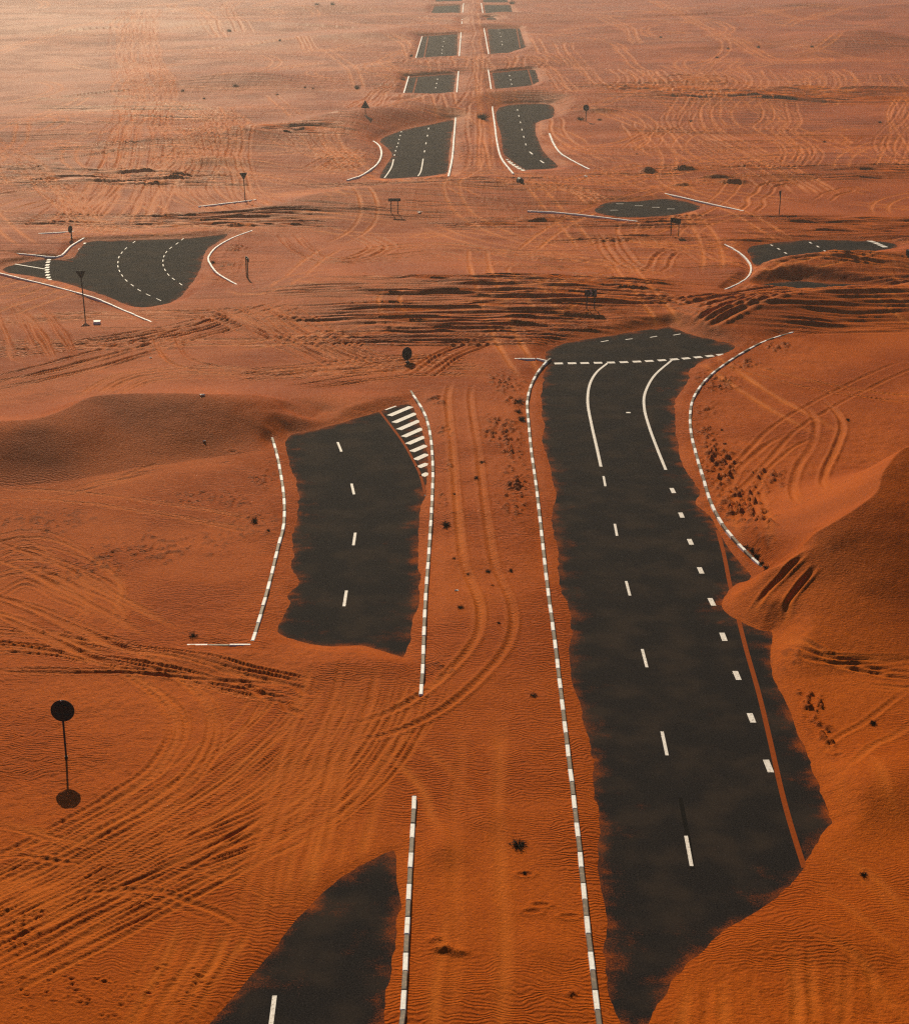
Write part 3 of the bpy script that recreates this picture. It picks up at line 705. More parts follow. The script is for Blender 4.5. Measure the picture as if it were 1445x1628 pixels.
# hoof and foot prints
def dimple(xy, r, d, stretch=1.0):
    bl = block(xy[0]-4*r, xy[0]+4*r, xy[1]-4*r, xy[1]+4*r)
    q = np.hypot((X[bl]-xy[0])/stretch, Y[bl]-xy[1])/r
    TRK[bl] += d*(-np.exp(-q*q)+0.5*np.exp(-((q-1.8)/.6)**2))
for k in range(170):
    if k < 50: px, py = rng.uniform(-20, 70), rng.uniform(1445, 1520)
    elif k < 140: px, py = rng.normal(120, 80), rng.normal(1580, 32)
    else: px, py = rng.uniform(150, 330), rng.uniform(1540, 1625)
    dimple(g(px, py, .1), rng.uniform(.035, .06), rng.uniform(.025, .05), rng.uniform(1.2, 2.4))
for k in range(60): dimple(g(652+k*3.4, 816+3*math.sin(k*.4)+rng.uniform(-2, 2), .1), .07, .04)
for k in range(46): dimple(g(1245+k*3.6, 822-k*.25+rng.uniform(-1.5, 1.5), .5), .08, .06)
for k in range(70): dimple(g(rng.uniform(0,420), 800+rng.uniform(-6,6), .1), .07, .04)
for px, py in ((860,1437),(846,1448),(905,1455),(835,1388),(1040,1100),(1330,1205),(370,720),(360,735)): dimple(g(px, py, .1), .1, .07, 2.0)

H = H + np.clip(TRK, -0.55, 0.6)
# fine natural unevenness
H += ((0.016*fbm(X*2.1, Y*1.7, 21, 3)+0.012*fbm(X*5.2, Y*4.4, 25, 2)*ss(110, 70, Y))*np.clip(0.55+0.9*vnoise(X*0.13, Y*0.1, 27), 0.1, 1.3)).astype(np.float32)
H = np.maximum(H, 0.028+0.012*vnoise(X*0.7, Y*0.7, 13))
# the sand lies level with the kerbs along them
for key_k, P in KL.items():
    far = P[:, 1].mean() > 200
    rr = 0.75 if not far else 1.6
    def fn(bl, m, D, A, SG, L):
        e = ss(0, 1.6, A)*ss(0, 1.6, L-A) if key_k != 'right_outer' else ss(0, 1.6, A)*ss(-0.6, 0.5, L-A)
        w = np.exp(-(D/rr)**2*1.3)*e*(1-ss(*((0.45, 1.1) if far else (1.1, 2.2)), H[bl][m]))
        tgt = np.minimum(H[bl][m], 0.085+0.075*vnoise(A*0.5, SG*2.0, 19)+0.02*SG)
        H[bl][m] = H[bl][m]*(1-w)+tgt*w
        RIP[bl][m] = RIP[bl][m]+0.4*np.exp(-(D/0.8)**2)
    each(P, rr*2.2, fn)
# thin out towards the bare asphalt
wedge = ss(0.0, 1.0, SD/(1.3+(0.9+2.2*ss(150, 200, Y))*np.clip(H-0.15, 0, 2.2)))
thin = np.minimum(SD*0.10, 0.05)
H = np.where(SD > 0, -0.012+(thin+0.002)*(1-wedge)+(H+0.012)*wedge, np.maximum(-0.012+SD*0.22, -0.16))
CHURN *= ss(0.1, 1.0, SD)

# mesh
verts = np.stack([X, Y, H], -1).reshape(-1, 3).astype(np.float32)
idx = np.arange(NR*NC).reshape(NR, NC)
quads = np.stack([idx[:-1, :-1], idx[:-1, 1:], idx[1:, 1:], idx[1:, :-1]], -1).reshape(-1, 4)
me = bpy.data.meshes.new('sand_ground')
me.vertices.add(len(verts)); me.vertices.foreach_set('co', verts.ravel())
me.loops.add(quads.size); me.loops.foreach_set('vertex_index', quads.ravel().astype(np.int32))
me.polygons.add(len(quads)); me.polygons.foreach_set('loop_start', np.arange(0, quads.size, 4, dtype=np.int32))
me.polygons.foreach_set('use_smooth', np.ones(len(quads), bool))
me.update(calc_edges=True)
RUTTED = (ss(95, 190, Y)*np.clip(0.45+0.75*fbm(X/40.0, Y/30.0, 66, 3), 0.05, 1.0)*ss(0.3, 2.0, SD)).astype(np.float32)
for nm, arr in (('rutted', RUTTED), ('churn', CHURN), ('crust', CRUST), ('ripple', RIP)):
    a = me.attributes.new(nm, 'FLOAT', 'POINT'); a.data.foreach_set('value', arr.astype(np.float32).ravel())
me.materials.append(M_SAND)
ground = bpy.data.objects.new('ground', me); COL.objects.link(ground)
ground['kind'] = 'structure'

def ground_z(xy): return sample(H, xy[0], xy[1])

# ------------------------------------------------------------------ mesh helpers for things
def link(name, mesh, material, parent=None):
    if material and not mesh.materials: mesh.materials.append(material)
    o = bpy.data.objects.new(name, mesh); COL.objects.link(o)
    if parent: o.parent = parent
    return o
def from_bm(name, bm, material, parent=None, smooth_sh=False):
    m = bpy.data.meshes.new(name); bm.to_mesh(m); bm.free()
    if smooth_sh:
        for p in m.polygons: p.use_smooth = True
    return link(name, m, material, parent)
def thing(name, label, cat, loc, rz=0.0, group=None):
    o = bpy.data.objects.new(name, None); COL.objects.link(o)
    o.empty_display_size = 0.3
    o.location = loc; o.rotation_euler = (0, 0, rz)
    o['label'] = label; o['category'] = cat
    if group: o['group'] = group
    return o
def tag(o, label, cat, group=None):
    o['label'] = label; o['category'] = cat
    if group: o['group'] = group
    return o

# ------------------------------------------------------------------ roads (asphalt sheets under and between the drifts)
def road_sheet(name, x0, x1, y0, y1, z, step):
    xs = np.arange(x0, x1+step*.5, step); yy = np.arange(y0, y1+step*.5, step)
    gx, gy = np.meshgrid(xs, yy)
    n, c = gx.shape
    me = bpy.data.meshes.new(name)
    v = np.stack([gx, gy, np.full_like(gx, z)], -1).reshape(-1, 3)
    k = np.arange(n*c).reshape(n, c)
    q = np.stack([k[:-1, :-1], k[:-1, 1:], k[1:, 1:], k[1:, :-1]], -1).reshape(-1, 4)
    me.from_pydata(v.tolist(), [], q.tolist())
    # blown sand thickens towards the edges of the drifts
    jj = np.clip(np.searchsorted(Yr, gy.ravel()), 0, NR-1)
    tt = (gx.ravel()-XC[jj])/HWr[jj]
    ii = np.clip(np.searchsorted(Tc, tt), 0, NC-1)
    sdv = SD[jj, ii]
    dust = np.where(sdv > -2.2, 0.13*np.clip(1+sdv/0.45, 0, 1)+0.20*np.clip(1+sdv/2.2, 0, 1)+0.21, 0.21)
    a = me.attributes.new('dust', 'FLOAT', 'POINT'); a.data.foreach_set('value', dust.astype(np.float32))
    o = link(name, me, M_ASPH); o['kind'] = 'structure'
    return o
xl = [g(669,1104)[0], g(950,1600)[0]]
KX_L, KX_R = g(640,1600)[0], g(951,1600)[0]       # inner kerb lines of the two carriageways
road_l = road_sheet('left_road', KX_L-9.5, KX_L-0.05, 30.0, 150.0, 0.0, 0.30)
road_r = road_sheet('right_road', KX_R+0.10, KX_R+11.5, 30.0, 150.0, 0.0, 0.30)
far_l = road_sheet('far_left_road', KX_L-11.5, KX_L+0.4, 168.0, 700.0, 0.0, 1.0)
far_r = road_sheet('far_right_road', KX_R-0.4, KX_R+13.0, 168.0, 700.0, 0.0, 1.0)
cross = road_sheet('crossing_road', -62.0, 62.0, 100.0, 190.0, -0.004, 0.5)

# ------------------------------------------------------------------ painted markings: thin sheets on the asphalt
ZM = 0.006
def strip_mesh(name, P, width):
    P = np.asarray(P); Lf = offset(P, width/2); Rt = offset(P, -width/2)
    v = []
    for a, b in zip(Lf, Rt): v += [(a[0], a[1], 0.0), (b[0], b[1], 0.0)]
    n = len(P)
    top = [(2*k+1, 2*k+3, 2*k+2, 2*k) for k in range(n-1)]
    m = bpy.data.meshes.new(name); m.from_pydata(v, [], top); m.update()
    return m
def marking(name, pts, width, road, material=None, z=ZM):
    P = G(pts, 0.0)
    if len(P) > 2: P = resample(smooth(P, 8), 0.5)
    o = link(name, strip_mesh(name, P, width), material or M_WHITE, road)
    o.location.z = z
    return o
def dot(name, px, py, dx, dy, road, material=None):
    """a painted block of given world size centred at a photo point"""
    c = g(px, py)
    P = np.array([[c[0], c[1]-dy/2], [c[0], c[1]+dy/2]])
    o = link(name, strip_mesh(name, P, dx), material or M_WHITE, road); o.location.z = ZM
    return o
for a, b in (((959,757),(962,773)),((977,833),(980.5,852)),((995,924),(1001,947)),((1020.5,1032),(1028,1061)),((1052,1163),(1060,1201)),((1090,1329),(1099,1377))):
    marking('lane_dash', [a, b], 0.13, road_r)
for a, b in (((1067,776),(1071,784)),((1081,815),(1084.5,823)),((1095,857),(1099,866)),((1111,902),(1115.5,912)),((1128,951),(1134,963)),((1147,1006),(1152,1019)),((1168,1067),(1174,1081)),((1191,1134),(1197,1149)),((1217,1208),(1225,1228))):
    marking('lane_dash', [a, b], 0.24, road_r)
marking('lane_line', [(955,742),(948,710),(940,675),(934,640),(937,612),(948,592),(966,577)], 0.17, road_r)
marking('lane_line', [(1058,747),(1045,715),(1032,680),(1024,650),(1025,625),(1040,597),(1067,573)], 0.17, road_r)
gw = resample(smooth(G([(880,578),(985,576),(1070,571.5),(1157,563)], 0), 10), 0.05)
n = 14
for k in range(n):
    i0 = int((k+0.08)/n*(len(gw)-1)); i1 = int((k+0.72)/n*(len(gw)-1))
    o = link('give_way_dash', strip_mesh('give_way_dash', resample(gw[i0:i1+1], .3), 0.46), M_WHITE, road_r); o.location.z = ZM
for a, b in (((955,543.5),(967,541.5)),((994,540),(1005,538.5)),((1033,536.5),(1044,534.5)),((1070,533),(1081,531))):
    marking('lane_dash', [a, b], 0.14, road_r)
marking('paint_fleck', [(995,656),(1002,656)], 0.25, road_r)
marking('edge_line', [(1140,843),(1150,880),(1160,930),(1170,970),(1185,1030),(1205,1100),(1222,1170),(1240,1250),(1256,1310),(1278,1380)], 0.20, road_r, M_YELLOW)
marking('tar_streak', [(1081,1268),(1087,1300),(1094,1335),(1101,1382)], 0.16, road_r, M_TAR, 0.0035)
for a, b in (((537,703),(543,718)),((559,769),(563,786)),((565,847),(562,867)),((551,939),(547,964)),((437,1583),(429,1645))):
    marking('lane_dash', [a, b], 0.14, road_l)
for a, b in (((610.5,651),(627,645)),((619,661),(653.5,646.5)),((626.5,672),(661.5,657)),((634,683),(667,668.5)),((641.5,694.5),(672,681)),((648,706),(675.5,694)),((654.5,718),(678,708)),((660,731),(679.5,722)),((665,743),(680,737)),((671,757),(681,752))):
    marking('hatch_bar', [a, b], 0.42, road_l)
marking('edge_line', [(603,653),(620,675),(640,702),(655,728),(668,755),(676,785)], 0.16, road_l, M_YELLOW)
Z1 = lambda x, y: (540+x/3.44, 150+y/3.44)
for x, y in ((337,205),(331,225),(325,247),(320,267),(313,287),(306,309),(300,332)): p = Z1(x, y); dot('lane_dash', p[0], p[1], .15, .9, far_l)
marking('lane_line', [Z1(*p) for p in ((295,355),(285,395),(265,430),(245,457))], .15, far_l)
for x, y in ((486,187),(480,226),(472,268),(464,312)): p = Z1(x, y); dot('lane_dash', p[0], p[1], .13, 1.7, far_l)
marking('lane_line', [Z1(*p) for p in ((457,352),(448,405),(440,430),(428,447))], .15, far_l)
for x, y in ((972,85),(979,118),(988,153),(996,193),(1006,232),(1017,274)): p = Z1(x, y); dot('lane_dash', p[0], p[1], .13, 1.7, far_r)
marking('lane_dash', [Z1(1038,314), Z1(1054,328)], .22, far_r); marking('lane_dash', [Z1(1096,362), Z1(1116,376)], .22, far_r)
Z2 = lambda x, y: (800+x/9.03, 150+y/9.03)
for a, b in (((30,938),(50,930)),((46,974),(84,955)),((76,996),(120,977)),((96,1028),(166,1004)),((122,1058),(212,1030)),((146,1084),(254,1054)),((246,1098),(298,1080))):
    marking('hatch_bar', [Z2(*a), Z2(*b)], .75, far_r)
marking('edge_line', [Z2(*p) for p in ((20,880),(120,960),(220,1030),(330,1090))], .2, far_r, M_YELLOW)
Z3 = lambda x, y: (620+x/5.16, y/5.16)
for x, y in ((390,650),(382,685),(375,720),(447,312),(440,340),(433,380),(428,410),(425,437)): p = Z3(x, y); dot('lane_dash', p[0], p[1], .14, 1.7, far_l)
for x, y in ((980,620),(989,655),(997,690),(890,245),(900,270),(908,300),(915,340),(920,365)): p = Z3(x, y); dot('lane_dash', p[0], p[1], .14, 1.7, far_r)
for a, b, rd in (((222,640),(188,772),far_l),((313,300),(280,474),far_l),((1128,560),(1172,705),far_r),((1038,235),(1067,395),far_r)):
    marking('edge_line', [Z3(*a), Z3(*b)], .26, rd, M_YELLOW)
Z4 = lambda x, y: (x/3.44, 350+y/3.44)
arc1 = [(735,120),(690,155),(668,178),(652,203),(647,230),(647,253),(655,278),(670,303),(692,330),(725,356),(763,383),(812,409),(870,435)]
arc2 = [(1000,105),(970,128),(935,152),(911,175),(898,198),(893,222),(894,247),(904,272),(922,298),(950,322),(990,350)]
for arc in (arc1, arc2):
    W = np.array([g(*Z4(*p)) for p in arc]); Tn = np.gradient(W, axis=0); Tn /= np.hypot(Tn[:, 0], Tn[:, 1])[:, None]
    for c, t in zip(W, Tn):
        o = link('lane_dash', strip_mesh('lane_dash', [c-t*.45, c+t*.45], .08), M_WHITE, cross); o.location.z = ZM+.004
for x, y in ((270,217),(265,230),(262,245),(260,259),(260,272),(261,285),(263,300),(267,314),(272,327),(282,338)):
    p = Z4(x, y); o = dot('give_way_dash', p[0], p[1], .34, .62, cross); o.location.z = ZM+.004
for a, b, w in (((70,238),(250,268),.16),((358,196),(392,206),.3),((384,181),(402,187),.3),((422,162),(432,155),.25),((460,130),(468,124),.25)):
    o = marking('lane_line', [Z4(*a), Z4(*b)], w, cross); o.location.z = ZM+.004
o = marking('edge_line', [Z4(310,216), Z4(402,226)], .16, cross, M_YELLOW); o.location.z = ZM+.004
for px, py in ((985,324),(1015,327),(1042,329.5),(1066,332),(976,334)):
    c = g(px, py); o = link('lane_dash', strip_mesh('lane_dash', [c-np.array((.4, .05)), c+np.array((.4, -.05))], .14), M_WHITE, far_r); o.location.z = ZM
Z5 = lambda x, y: (900+x/2.65, 300+y/2.65)
for a, b in (((860,236),(868,241)),((889,251),(898,257)),((918,268),(927,274)),((1023,225),(1032,231)),((1054,241),(1063,247)),((1084,260),(1093,265))):
    o = marking('lane_dash', [Z5(*a), Z5(*b)], .18, cross); o.location.z = ZM+.004
for a, b in (((1272,219),(1294,225)),((1297,227),(1313,233)),((1315,235),(1328,240)),((1330,241),(1344,247)),((1327,261),(1346,271))):
    o = marking('give_way_dash', [Z5(*a), Z5(*b)], .55, cross); o.location.z = ZM+.004

# ------------------------------------------------------------------ kerbs built of single stones
STONES = {}
def stone_mesh(ln, col):
    key = (round(ln, 2), col)
    if key in STONES: return STONES[key]
    bm = bmesh.new()
    bmesh.ops.create_cube(bm, size=1.0)
    for v in bm.verts:
        v.co = Vector((v.co.x*0.165, v.co.y*(ln-0.016), v.co.z*0.36-0.18))
    bmesh.ops.bevel(bm, geom=[e for e in bm.edges if all(v.co.z > -0.05 for v in e.verts)], offset=0.022, segments=1, affect='EDGES')
    m = bpy.data.meshes.new('kerb_stone'); bm.to_mesh(m); bm.free()
    m.materials.append(M_KW if col else M_KB)
    STONES[key] = m
    return m
for key, (pts, label, bare) in KERBS.items():
    P = KL[key]
    Lc = np.concatenate([[0], np.cumsum(np.hypot(*np.diff(P, axis=0).T))])
    far = P[:, 1].mean() > 165
    striped = not (P[:, 1].mean() > 118)
    ln = 1.0 if P[:, 1].mean() < 165 else 2.5
    nst = max(1, int(round(Lc[-1]/ln)))
    ln = Lc[-1]/nst
    root = thing('kerb', label, 'kerb', (P[0][0], P[0][1], 0.0))
    for k in range(nst):
        s = (k+0.5)*ln
        c = np.array((np.interp(s, Lc, P[:, 0]), np.interp(s, Lc, P[:, 1])))
        a = np.array((np.interp(s-ln/2, Lc, P[:, 0]), np.interp(s-ln/2, Lc, P[:, 1]))); b = np.array((np.interp(s+ln/2, Lc, P[:, 0]), np.interp(s+ln/2, Lc, P[:, 1])))
        e = b-a
        col = (k % 2 == 0) if striped else True
        o = bpy.data.objects.new('kerb_stone', stone_mesh(round(ln, 2), col)); COL.objects.link(o)
        o.parent = root
        sink = 0.0
        o.location = (c[0]-P[0][0], c[1]-P[0][1], 0.19+random.uniform(-.012, .012)-sink)
        o.rotation_euler = (random.uniform(-.01, .01), random.uniform(-.03, .03), math.atan2(e[1], e[0])-math.pi/2+random.uniform(-.012, .012))
        if far: o.scale = (1.35, 1.0, 1.0)

# ------------------------------------------------------------------ road signs, seen from behind against the light
def cyl(bm, a, b, r, seg=10, r2=None):
    a = Vector(a); b = Vector(b); d = b-a
    ret = bmesh.ops.create_cone(bm, cap_ends=True, segments=seg, radius1=r, radius2=r if r2 is None else r2, depth=d.length)
    M = Matrix.Translation((a+b)/2) @ d.to_track_quat('Z', 'Y').to_matrix().to_4x4()
    bmesh.ops.transform(bm, matrix=M, verts=ret['verts'])
def pole_part(root, z1, r=0.04, z0=-0.4, x=0.0, name='pole'):
    bm = bmesh.new(); cyl(bm, (x, 0, z0), (x, 0, z1), r, 10)
    return from_bm(name, bm, M_POLE, root)
def plate(root, outline, thick=0.012, y=0.05, name='plate', material=None):
    bm = bmesh.new()
    vs = [bm.verts.new((p[0], y-thick/2, p[1])) for p in outline]
    f = bm.faces.new(vs)
    r = bmesh.ops.extrude_face_region(bm, geom=[f])
    bmesh.ops.translate(bm, verts=[v for v in r['geom'] if isinstance(v, bmesh.types.BMVert)], vec=(0, thick, 0))
    bmesh.ops.recalc_face_normals(bm, faces=bm.faces)
    return from_bm(name, bm, material or M_SIGN, root)
def brace(root, z, w, y=0.03):
    bm = bmesh.new(); bmesh.ops.create_cube(bm, size=1.0)
    for v in bm.verts: v.co = Vector((v.co.x*w, v.co.y*.03+y-.012, v.co.z*.045+z))
    return from_bm('bracket', bm, M_POLE, root)
def collar(root, z, r=.07):
    bm = bmesh.new(); cyl(bm, (0, 0, z-.04), (0, 0, z+.06), r, 12, r*.8)
    return from_bm('base_collar', bm, M_POLE, root)
def circle(r, zc, n=32, sx=1.0): return [(sx*r*math.cos(t*math.tau/n), zc+r*math.sin(t*math.tau/n)) for t in range(n)]
def tri_down(w, zt): return [(-w/2, zt), (-w*.46, zt+.02), (w*.46, zt+.02), (w/2, zt), (.02, zt-w*.86), (-.02, zt-w*.86)]
def tri_up(w, zb): return [(-w/2, zb), (w/2, zb), (.02, zb+w*.86), (-.02, zb+w*.86)]
def base_of(px, py):
    xy = g(px, py, 0.1)
    for _ in range(6):
        z = ground_z(xy); xy = g(px, py, z)
    return xy, ground_z(xy)
def top_rel(xy, z, py): return height_at(xy, py)-z

# nearest round sign
xy, z = base_of(106, 1205); zc = top_rel(xy, z, 1131)
s = thing('road_sign', 'round black sign on a thin pole, the nearest one, at lower left', 'road sign', (xy[0], xy[1], z), R(2))
pole_part(s, zc+.30); plate(s, circle(.455, zc, 40), y=.055); brace(s, zc+.2, .5); brace(s, zc-.2, .5); collar(s, 0.02)
bm = bmesh.new(); bmesh.ops.create_cube(bm, size=1.0)
for v in bm.verts: v.co = Vector((v.co.x*.05-.02, v.co.y*.02+.035, v.co.z*.03+zc+.425))
from_bm('clip', bm, M_GLINT, s)  # small pale block added to stand for the glint at the disc's top edge
# give-way signs
def give_way(bx, by, topy, w, rz, label, tilt=0.0):
    xy, z = base_of(bx, by); zt = top_rel(xy, z, topy)
    s = thing('road_sign', label, 'road sign', (xy[0], xy[1], z), R(rz))
    s.rotation_euler.y = R(tilt)
    pole_part(s, zt-.06, .045); plate(s, tri_down(w, zt), y=.06); brace(s, zt-.2, w*.6); brace(s, zt-.45, w*.32); collar(s, .0)
    return s
give_way(135, 494, 431, .80, 6, 'inverted triangle sign on a pole standing before the left side road', -1.5)
give_way(390, 317, 275, .85, 10, 'inverted triangle sign at the white kerb strip beyond the left side road', -1.5)
give_way(1238, 342, 304, .78, 62, 'inverted triangle sign seen nearly edge-on, alone at far right', 2.0)
# warning triangle behind the far dune
xy, z = base_of(581, 177); zt = top_rel(xy, z, 159.5)
s = thing('road_sign', 'upright triangle sign on a short post behind the far dune crest', 'road sign', (xy[0], xy[1], z), 0)
pole_part(s, zt-.1, .06, -.8); plate(s, tri_up(1.25, zt-1.08), y=.07); brace(s, zt-.8, .7)
# round sign beyond the right carriageway
xy, z = base_of(931, 193); zc = top_rel(xy, z, 171.5)
s = thing('road_sign', 'small round sign on a pole right of the asphalt beyond the junction', 'road sign', (xy[0], xy[1], z), R(-3))
pole_part(s, zc+.25, .06); plate(s, circle(.44, zc, 28), y=.07); brace(s, zc, .5); collar(s, .0, .11)
bm = bmesh.new(); cyl(bm, (-.1, .0, .06), (-1.3, .05, -.03), .035, 6); from_bm('broken_stay', bm, M_POLE, s)
# round sign seen end-on at the far left
xy, z = base_of(114.5, 379); zc = top_rel(xy, z, 364.5)
s = thing('road_sign', 'narrow oval sign, a disc seen nearly edge-on, above the left side road', 'road sign', (xy[0], xy[1], z), R(68))
pole_part(s, zc+.2, .06); plate(s, circle(.36, zc, 28), y=.08); brace(s, zc, .4); collar(s, .0, .13)
# leaning round sign buried up to its disc
xy, z = base_of(648, 578)
s = thing('road_sign', 'round sign buried to its disc in sand between the carriageways', 'road sign', (xy[0], xy[1], z), R(42))
s.rotation_euler.x = R(-6); s.rotation_euler.y = R(6)
pole_part(s, .62, .045, -.6); plate(s, circle(.46, .60, 36), y=.06); brace(s, .6, .5); collar(s, .0, .16)
# two-legged boards
def board(bx0, by0, bx1, by1, topy, boty, width, rz, label, chevron=False, legs=.0):
    xy, z = base_of((bx0+bx1)/2, (by0+by1)/2); zt = top_rel(xy, z, topy); zb = top_rel(xy, z, boty)
    s = thing('road_sign', label, 'road sign', (xy[0], xy[1], z), R(rz))
    for sx in (-1, 1): pole_part(s, zt-.05, .045, -.5, sx*legs/2, 'post')
    p = plate(s, [(-width/2, zb), (width/2, zb), (width/2, zt), (-width/2, zt)], y=.07, thick=.02)
    if chevron:
        hh = (zt-zb)/2; zm = (zt+zb)/2; cw = width/3.0
        for k in range(3):
            x0 = -width/2+.04+k*cw; t = cw*.45
            q = plate(s, [(x0, zb+.02), (x0+t, zb+.02), (x0+t+cw*.38, zm), (x0+t, zt-.02), (x0, zt-.02), (x0+cw*.38, zm)], thick=.004, y=.054, name='chevron', material=M_CHEV)
            q.parent = p
    bm = bmesh.new(); bmesh.ops.create_cube(bm, size=1.0)
    for v in bm.verts: v.co = Vector((v.co.x*legs, v.co.y*.03+.02, v.co.z*.05+(zb+zt)/2))
    from_bm('crossbar', bm, M_POLE, s)
    return s
board(622.5, 337, 632, 335.5, 315.5, 320.5, 1.25, 4, 'low wide board on two posts below the ridge beyond the island', legs=.68)
board(1068.5, 373.5, 1075.5, 375.5, 347, 355, 1.15, -38, 'dark board on two posts in front of the oval asphalt patch', legs=.85)
board(932.5, 489.5, 944.5, 488.5, 461, 472, .95, 2, 'chevron board on two posts in the dark rutted sand', chevron=True, legs=.60)
board(391.5, 440, 395.5, 441, 408.5, 415, 1.3, -72, 'board seen edge-on, two close posts, by the left end of the island', legs=.65)

# ------------------------------------------------------------------ dry shrubs
def shrub_mesh(seed, n=90, flat=0.6):
    r_ = random.Random(seed); bm = bmesh.new()
    for k in range(n):
        a = r_.uniform(0, math.tau); el = math.radians(r_.triangular(2, 88, 24 if flat < .7 else 45))
        ln = r_.uniform(.45, 1.0)
        d = Vector((math.cos(a)*math.cos(el), math.sin(a)*math.cos(el), math.sin(el)*flat*1.3))
        side = d.cross(Vector((r_.uniform(-1, 1), r_.uniform(-1, 1), r_.uniform(.2, 1)))).normalized()
        p = Vector((r_.uniform(-.12, .12), r_.uniform(-.12, .12), -.03)); w = r_.uniform(.025, .05)
        pts = [p]
        for q in range(3):
            d = (d+Vector((r_.uniform(-.3, .3), r_.uniform(-.3, .3), r_.uniform(-.25, .2)))).normalized()
            pts.append(pts[-1]+d*ln/3)
        vs = []
        for q, pt in enumerate(pts):
            ww = w*(1-q/3.3); vs.append((bm.verts.new(pt-side*ww), bm.verts.new(pt+side*ww)))
        for q in range(3): bm.faces.new((vs[q][0], vs[q][1], vs[q+1][1], vs[q+1][0]))
        for q in range(2):   # leaflets
            b_ = pts[2]+Vector((r_.uniform(-.1, .1), r_.uniform(-.1, .1), r_.uniform(-.06, .08)))
            e1 = Vector((r_.uniform(-1, 1), r_.uniform(-1, 1), r_.uniform(-.5, .5)))*.09; e2 = Vector((r_.uniform(-1, 1), r_.uniform(-1, 1), r_.uniform(-.5, .5)))*.05
            bm.faces.new([bm.verts.new(b_-e1), bm.verts.new(b_+e2), bm.verts.new(b_+e1), bm.verts.new(b_-e2)])
    m = bpy.data.meshes.new('desert_shrub'); bm.to_mesh(m); bm.free(); m.materials.append(M_SHRUB)
    return m
SH = [shrub_mesh(k, 80+20*(k % 3), .45+.15*(k % 3)) for k in range(6)]
SHRUBS = [
 (308,1012,.30,'dark spiky shrub behind the straight kerb stub'), (405,829,.27,'dark shrub left of the left bowed kerb'), (427,844,.12,'tiny dark tuft beside the left bowed kerb'),
 (848,1106,.23,'small dark shrub left of the long striped kerb, below the wheel loop'), (824,1345,.36,'largest near shrub on the median at lower centre'), (834,1388,.10,'tiny tuft on the median just below the largest near shrub'),
 (745,913,.17,'small shrub on the median, leftmost of three in a row'), (776,909,.20,'small shrub on the median, middle of three in a row'), (812,908,.15,'small shrub on the median, right of three in a row'), (783,931,.12,'little shrub just below the row of three'),
 (732,966,.20,'shrub on the median above the wheel loop'), (709,836,.34,'round dark shrub beside the inner kerb of the left carriageway'), (767,735,.22,'flat dark shrub high on the median'), (757,760,.20,'flat shrub on a median wheel track'), (722,786,.13,'tiny shrub between median wheel tracks'), (722,888,.15,'small shrub left of the median tracks'),
 (824,640,.42,'bushy scrub against the long kerb near its curve, upper clump'), (829,668,.42,'bushy scrub against the long kerb near its curve, lower clump'), (823,655,.34,'bushy scrub against the long kerb near its curve, middle clump'),
 (793,991,.12,'tiny tuft beside the curved median track'), (1387,1151,.18,'small dark shrub on tracked sand right of the wide asphalt'), (1317,1164,.14,'small tuft close to the right asphalt edge'), (1373,1391,.17,'small shrub between ridges at lower right'), (1347,668,.17,'lone dark shrub in the right field'), (1152,706,.18,'dark shrub just inside the right sweeping kerb'), (1147,684,.13,'tiny shrub above another inside the right kerb'),
 (767,188,1.05,'big dark bush on the median beyond the junction'), (922,190,.75,'dark low bush near the small round sign'), (953,191,.40,'small dark bush right of the small round sign'), (339,418,.32,'dark shrub inside the left curved island kerb'),
 (375,139,.70,'dark bush on the far dune at left'), (291,145,.45,'smaller bush left of the far dune bush'), (568,141,.75,'wide dark bush left of the second far asphalt strip'), (641,127,.6,'dark bush touching the second far asphalt strip'), (814,6,1.2,'dark bush right of the topmost asphalt'), (485,140,.35,'small far bush in the middle of the left plain'), (498,141,.3,'tiny far bush beside a small far bush'), (365,50,.7,'lone far bush at upper left'), (654,90,.45,'tiny bush by the third far asphalt strip'),
 (1012,245,.25,'tiny dark bush on the right plain beneath crossing tracks'), (1098,193,.4,'dark tuft near a far right wheel track'), (1050,60,.5,'far tuft on the right plain, upper middle'), (1140,92,.55,'far tuft left of the right plain dune'), (1290,77,.5,'far tuft before the right plain dune'), (1205,76,.5,'far tuft on the right plain between two others'), (1398,195,.35,'far tuft near the right edge'), (1310,226,.3,'far tuft left of the right edge tracks'), (1157,78,.4,'far tuft below the long diagonal track'),
 (504,13,.9,'far bush at the top of the left plain'), (529,8,.8,'far bush at the top, right of another'), (445,65,.5,'far tuft on the upper left ridge'), (441,151,.35,'far tuft below the far left dune'), (325,157,.35,'far tuft under the left dune bush'), (1226,887,.0,'x')]
# dark litter-filled scrub behind the end of the right kerb
for k, (px, py) in enumerate(((1187,870),(1195,878),(1203,887),(1211,896),(1218,903))):
    SHRUBS.append((px, py, .26, ('topmost','second','middle','fourth','lowest')[k]+' of five scrub clumps behind the right kerb end'))
for k, (px, py, sz, lab) in enumerate(SHRUBS):
    if sz <= 0: continue
    xy, z = base_of(px, py)
    o = link('desert_shrub', SH[k % 6], None); o.location = (xy[0], xy[1], z-.01)
    sz *= 1.25; o.scale = (sz, sz*random.uniform(.8, 1.1), sz*random.uniform(.8, 1.15)); o.rotation_euler = (0, 0, random.uniform(0, 6.28))
    tag(o, lab, 'shrub', 'dry desert shrubs')

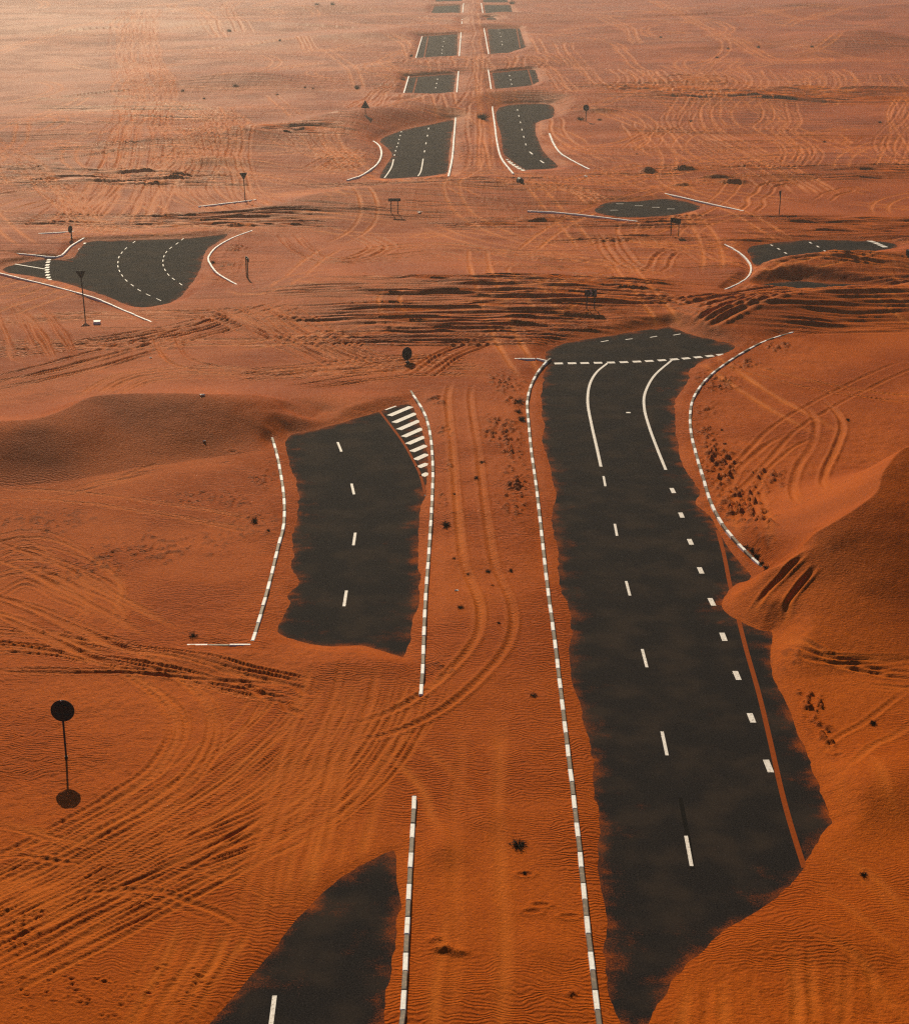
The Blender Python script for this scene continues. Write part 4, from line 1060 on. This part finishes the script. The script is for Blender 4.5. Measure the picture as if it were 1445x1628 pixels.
# ------------------------------------------------------------------ odds and ends lying on the sand
def drum(px, py, r, ln, rz, label):
    xy, z = base_of(px, py)
    s = thing('drum', label, 'drum', (xy[0], xy[1], z+r*.72), R(rz))
    bm = bmesh.new(); cyl(bm, (0, -ln/2, 0), (0, ln/2, 0), r, 24); from_bm('shell', bm, M_SIGN, s, False)
    for y in (-ln/2, 0, ln/2-.02):
        bm = bmesh.new(); cyl(bm, (0, y-.015, 0), (0, y+.015, 0), r*1.04, 24); from_bm('rim', bm, M_POLE, s)
drum(826.5, 290, .33, .8, 14, 'dark drum lying on its side below the far zebra hatching')
def block_obj(name, px, py, sx, sy, sz, rz, material, label, cat):
    xy, z = base_of(px, py)
    bm = bmesh.new(); bmesh.ops.create_cube(bm, size=1.0)
    bmesh.ops.subdivide_edges(bm, edges=bm.edges[:], cuts=1, use_grid_fill=True)
    r_ = random.Random(int(px))
    for v in bm.verts: v.co = Vector((v.co.x*sx+r_.uniform(-.06, .06)*sx, v.co.y*sy+r_.uniform(-.06, .06)*sy, v.co.z*sz+r_.uniform(-.06, .06)*sz))
    o = from_bm(name, bm, material); o.location = (xy[0], xy[1], z+sz*.3); o.rotation_euler = (0, 0, R(rz))
    return tag(o, label, cat)
block_obj('concrete_block', 155, 514.5, .52, .5, .26, 8, M_KW, 'small pale block casting shadow near the inverted triangle sign', 'block')
block_obj('plastic_crate', 1443.5, 425, .5, .4, .62, 15, M_SIGN, 'dark object at the right edge beside the mid dune', 'box')
for px, py, sz, lab in ((240,569,.16,'white scrap on rutted sand above the left dune'),(325,680,.20,'white scrap on the shaded face of the left dune'),(326,715,.12,'tiny white scrap at the foot of the left dune'),(667,340.5,.32,'white scrap right of the low wide board'),(931,281,.35,'white scrap right of the drum'),(726,939,.12,'white scrap left of the curved median track'),(676,788,.07,'white scrap on the sand strip by the zebra hatching'),(450,838,.12,'small white splinter beside the left bowed kerb'),(440,717,.10,'small white splinter near the top of the left bowed kerb')):
    xy, z = base_of(px, py)
    bm = bmesh.new(); bmesh.ops.create_grid(bm, x_segments=4, y_segments=3, size=.5)
    r_ = random.Random(int(px*3))
    for v in bm.verts: v.co = Vector((v.co.x*sz*1.5+r_.uniform(-.1, .1)*sz, v.co.y*sz+r_.uniform(-.1, .1)*sz, r_.uniform(0, .45)*sz))
    bmesh.ops.solidify(bm, geom=bm.faces[:], thickness=.01)
    o = from_bm('litter_scrap', bm, M_LITTER); o.location = (xy[0], xy[1], z+.005); o.rotation_euler = (0, 0, r_.uniform(0, 3))
    tag(o, lab, 'litter', 'scraps of litter')

# ------------------------------------------------------------------ hazy air over the desert
bm = bmesh.new(); bmesh.ops.create_cube(bm, size=1.0)
XM = float(np.abs(X).max())+50
for v in bm.verts: v.co = Vector((v.co.x*2*XM, (v.co.y+.5)*(7050+450)-450, (v.co.z+.5)*(36.0+9.0)-9.0))
m = bpy.data.materials.new('desert_haze'); m.use_nodes = True
nt = m.node_tree; nt.nodes.remove(nt.nodes['Principled BSDF'])
pv = nt.nodes.new('ShaderNodeVolumePrincipled')
pv.inputs['Color'].default_value = (1.0, 0.93, 0.88, 1)
pv.inputs['Density'].default_value = HAZE_DENSITY
pv.inputs['Anisotropy'].default_value = HAZE_G
nt.links.new(pv.outputs[0], nt.nodes['Material Output'].inputs['Volume'])
haze = from_bm('haze', bm, m); haze['kind'] = 'stuff'
haze['label'] = 'pale dusty air glowing towards the sun'
